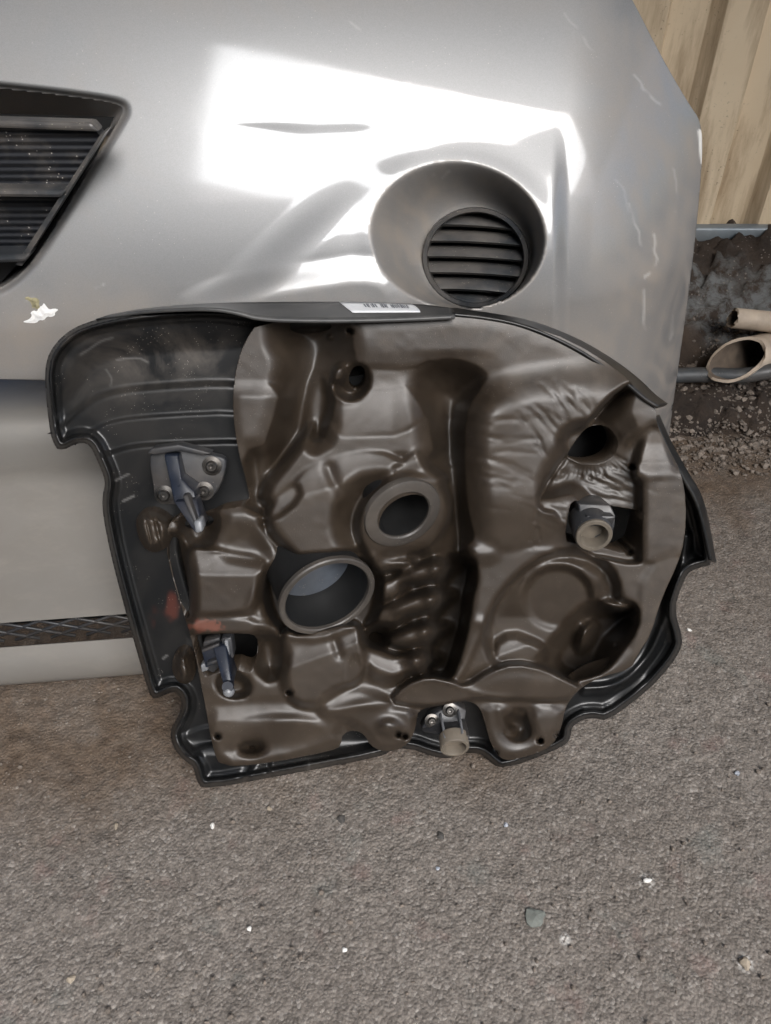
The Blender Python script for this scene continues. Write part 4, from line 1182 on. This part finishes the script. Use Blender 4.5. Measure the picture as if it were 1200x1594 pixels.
# ------------------------------------------------------------------ necks
def build_necks():
    # big neck
    c = NECK_C; d = c - CAMP; a = NECK_A
    px = np.linalg.norm(d) / math.hypot(FOC, math.hypot(511 - CU, 931 - CV))
    ro = 79 * px; ri = 69 * px
    nk = lathe('air_neck', c, a, [(ri, -.005), (ri, -.001), (ri + .001, 0), (ro - .001, 0), (ro, -.001), (ro, -.0045), (ro - .001, -.0055), (ri + .002, -.0055)], M['ring'], COVER, 64, True)
    lathe('tube', c, a, [(ro - .003, -.004), (ro - .003, -.045), (ri + .001, -.045), (ri + .001, -.004)], M['dark'], nk, 56, True)  # outer wall coloured near-black to read as a shaded recess
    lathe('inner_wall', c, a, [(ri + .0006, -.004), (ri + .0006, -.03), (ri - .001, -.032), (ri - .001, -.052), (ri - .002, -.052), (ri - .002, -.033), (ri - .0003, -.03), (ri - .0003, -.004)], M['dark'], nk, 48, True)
    lathe('inner_cap', c, a, [(ri - .001, -.040), (ri * .1, -.036)], M['glossin'], nk, 48)
    # small neck
    c = RING_C; d = c - CAMP; a = RING_A
    px = np.linalg.norm(d) / math.hypot(FOC, math.hypot(629 - CU, 803 - CV))
    ro = 64 * px; ri = 43 * px
    nk = lathe('breather_neck', c, a, [(ri, -.004), (ri, -.0012), (ri + .0012, 0), (ro - .003, -.0004), (ro - .0006, -.0016), (ro, -.003), (ro, -.0065), (ri + .002, -.0065)], M['ring'], COVER, 56, True)
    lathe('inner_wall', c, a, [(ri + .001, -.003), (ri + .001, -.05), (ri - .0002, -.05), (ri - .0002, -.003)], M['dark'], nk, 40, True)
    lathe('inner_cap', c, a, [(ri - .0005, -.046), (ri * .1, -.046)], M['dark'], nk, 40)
build_necks()

# ------------------------------------------------------------------ brackets
def plate(name, pts, h1, h0, mat, parent, bev=.0012, smooth=0, h1b=None):
    """flat piece with the given outline, front at h1 mm and back at h0 mm; h1 may be a list per corner"""
    p = chaikin(pts, smooth) if smooth else np.asarray(pts, float)
    hh = np.asarray(h1, float) if not np.isscalar(h1) else np.full(len(p), float(h1))
    A = cov(p[:, 0], p[:, 1], hh); th = (hh.max() - h0) if np.isscalar(h0) else 0
    B = A - CN * ((hh - h0) * .001)[:, None]; n = len(p)
    F = [tuple(range(n)), tuple(range(2 * n - 1, n - 1, -1))] + [(i, n + i, n + (i + 1) % n, (i + 1) % n) for i in range(n)]
    o = mesh_obj(name, np.vstack([A, B]), F, mat, parent, True)
    bm = bmesh.new(); bm.from_mesh(o.data); bmesh.ops.recalc_face_normals(bm, faces=bm.faces); bm.to_mesh(o.data); bm.free()
    bevel(o, bev, 2); return o

def bolt(u, v, h, r, parent, tiltv=(0, 0)):
    c = cov(np.array(float(u)), np.array(float(v)), h)
    a = CN + ex * tiltv[0] + ey * tiltv[1]
    b = lathe('bolt', c, a, [(r * 1.75, 0), (r * 1.75, .0008), (r * 1.3, .0012), (r * 1.25, .0006), (r, .0008), (r, .0030), (r * .8, .0040), (r * .45, .0040), (r * .40, .0020), (r * .1, .0018)], M['bolt'], parent, 24)
    return b

def empty_part(name):
    o = link(bpy.data.objects.new(name, None)); o.parent = COVER; return o

def build_brackets():
    # upper left: plate, three bolts, pin
    b = empty_part('mount_bracket')
    plate('plate', [(231, 712), (238, 703), (280, 696), (330, 708), (348, 712), (353, 720), (348, 745), (336, 770), (318, 780), (290, 786), (266, 786), (244, 784), (240, 770)], 40, 30, M['bracket'], b, .0015, 1)
    plate('flange', [(229, 706), (236, 698), (278, 692), (330, 706), (316, 709), (281, 702), (240, 708)], 48, 34, M['bracket'], b, .001)
    for u, v in ((330, 725), (318, 764), (256, 770)): bolt(u, v, 40, .0043, b)
    plate('pin', [(255, 708), (277, 708), (282, 745), (302, 765), (305, 782), (271, 784), (264, 750)], [52, 52, 58, 66, 68, 68, 60], 40, M['pin'], b, .001)
    plate('pin', [(271, 782), (306, 777), (315, 826), (303, 829)], [74, 74, 88, 88], 60, M['pin'], b, .0008)
    plate('rib', [(284, 772), (292, 771), (307, 812), (302, 814)], [79, 79, 90, 90], 70, M['bracket'], b, .0006)
    plate('tip', [(301, 812), (313, 809), (316, 828), (304, 831)], [91, 91, 93, 93], 78, M['worn'], b, .0015)
    # lower left clip with ball pin
    b = empty_part('clip_bracket')
    plate('plate', [(316, 1000), (342, 992), (348, 1030), (332, 1048), (318, 1042)], 36, 22, M['bracket'], b)
    plate('cheek', [(314, 1014), (338, 1004), (342, 1030), (320, 1040)], 44, 34, M['pin'], b, .0008)
    plate('ridge', [(314, 1012), (340, 1002), (341, 1006), (315, 1016)], 50, 44, M['bracket'], b, .0005)
    plate('ridge', [(322, 1032), (346, 1024), (347, 1028), (323, 1037)], 50, 44, M['bracket'], b, .0005)
    plate('arm', [(344, 994), (360, 992), (364, 1024), (350, 1030)], 46, 30, M['bracket'], b)
    plate('arm', [(349, 998), (354, 997), (358, 1024), (353, 1026)], 50, 44, M['worn'], b, .0006)
    plate('pin', [(331, 1008), (352, 1004), (362, 1072), (350, 1076)], [50, 50, 72, 72], 40, M['pin'], b, .001)
    c = cov(np.array(356.0), np.array(1076.0), 70)
    lathe('ball_tip', c, CN + ey * .3, [(.001, .005), (.0032, .004), (.0046, .0012), (.0046, -.0015), (.003, -.004), (.001, -.005)], M['worn'], b, 20)
    c = cov(np.array(355.0), np.array(1068.0), 70)
    lathe('ball_collar', c, CN + ey * .3, [(.0044, .003), (.0048, 0), (.004, -.006), (.001, -.006)], M['pin'], b, 20)
    plate('foot', [(312, 1036), (322, 1031), (324, 1044), (314, 1047)], 42, 32, M['worn'], b, .001)
    # bottom bracket with two bolts, ribs and bush
    b = empty_part('mount_bracket')
    plate('plate', [(656, 1134), (668, 1116), (706, 1094), (726, 1106), (724, 1120), (710, 1124), (690, 1128), (676, 1132)], [34, 34, 34, 34, 38, 42, 42, 38], 22, M['bracket'], b, .001)
    bolt(672, 1122, 36, .0036, b, (0, .25)); bolt(700, 1105, 36, .0036, b, (0, .25))
    plate('shelf', [(656, 1136), (688, 1126), (722, 1120), (731, 1144), (690, 1154), (684, 1144), (660, 1139)], [36, 40, 40, 60, 60, 52, 40], 24, M['bracket'], b, .001)
    plate('rib', [(686, 1120), (689, 1118), (695, 1148), (691, 1150)], [44, 44, 64, 64], 30, M['worn'], b, .0004)
    plate('rib', [(714, 1114), (717, 1112), (722, 1141), (718, 1143)], [44, 44, 64, 64], 30, M['worn'], b, .0004)
    plate('front', [(686, 1152), (730, 1142), (731, 1152), (727, 1160), (690, 1164), (687, 1158)], 50, 26, M['bracket'], b, .0012)
    c = cov(np.array(708.0), np.array(1165.0), 64); a = axis_img(.15, .99, 48)(c - CAMP)
    lathe('bush', c, a, [(.0122, -.012), (.0125, -.001), (.0118, 0), (.0098, 0), (.0092, -.001), (.0088, -.008), (.002, -.009)], M['bush'], b, 32)
    # right boss in the foam pocket
    b = empty_part('mount_boss')
    plate('block', [(900, 784), (950, 785), (958, 803), (957, 822), (940, 850), (914, 842), (905, 815)], [38, 38, 44, 44, 40, 36, 38], 2, M['bracket'], b, .0015)
    plate('edge', [(914, 803), (957, 803), (958, 807), (952, 820), (903, 818)], [50, 50, 52, 48, 46], 36, M['bracket'], b, .001)
    c = cov(np.array(925.0), np.array(835.0), 52); a = axis_img(.35, .94, 34)(c - CAMP)
    lathe('sleeve', c, a, [(.0155, -.028), (.0155, -.004), (.0148, -.003), (.0141, -.003), (.0141, -.028)], M['bracket'], b, 36, True)
    lathe('bush', c, a, [(.0140, -.012), (.0146, -.001), (.0138, 0), (.0112, 0), (.0104, -.0012), (.0098, -.012), (.0070, -.013), (.0066, -.022), (.001, -.022)], M['bush'], b, 36)
build_brackets()
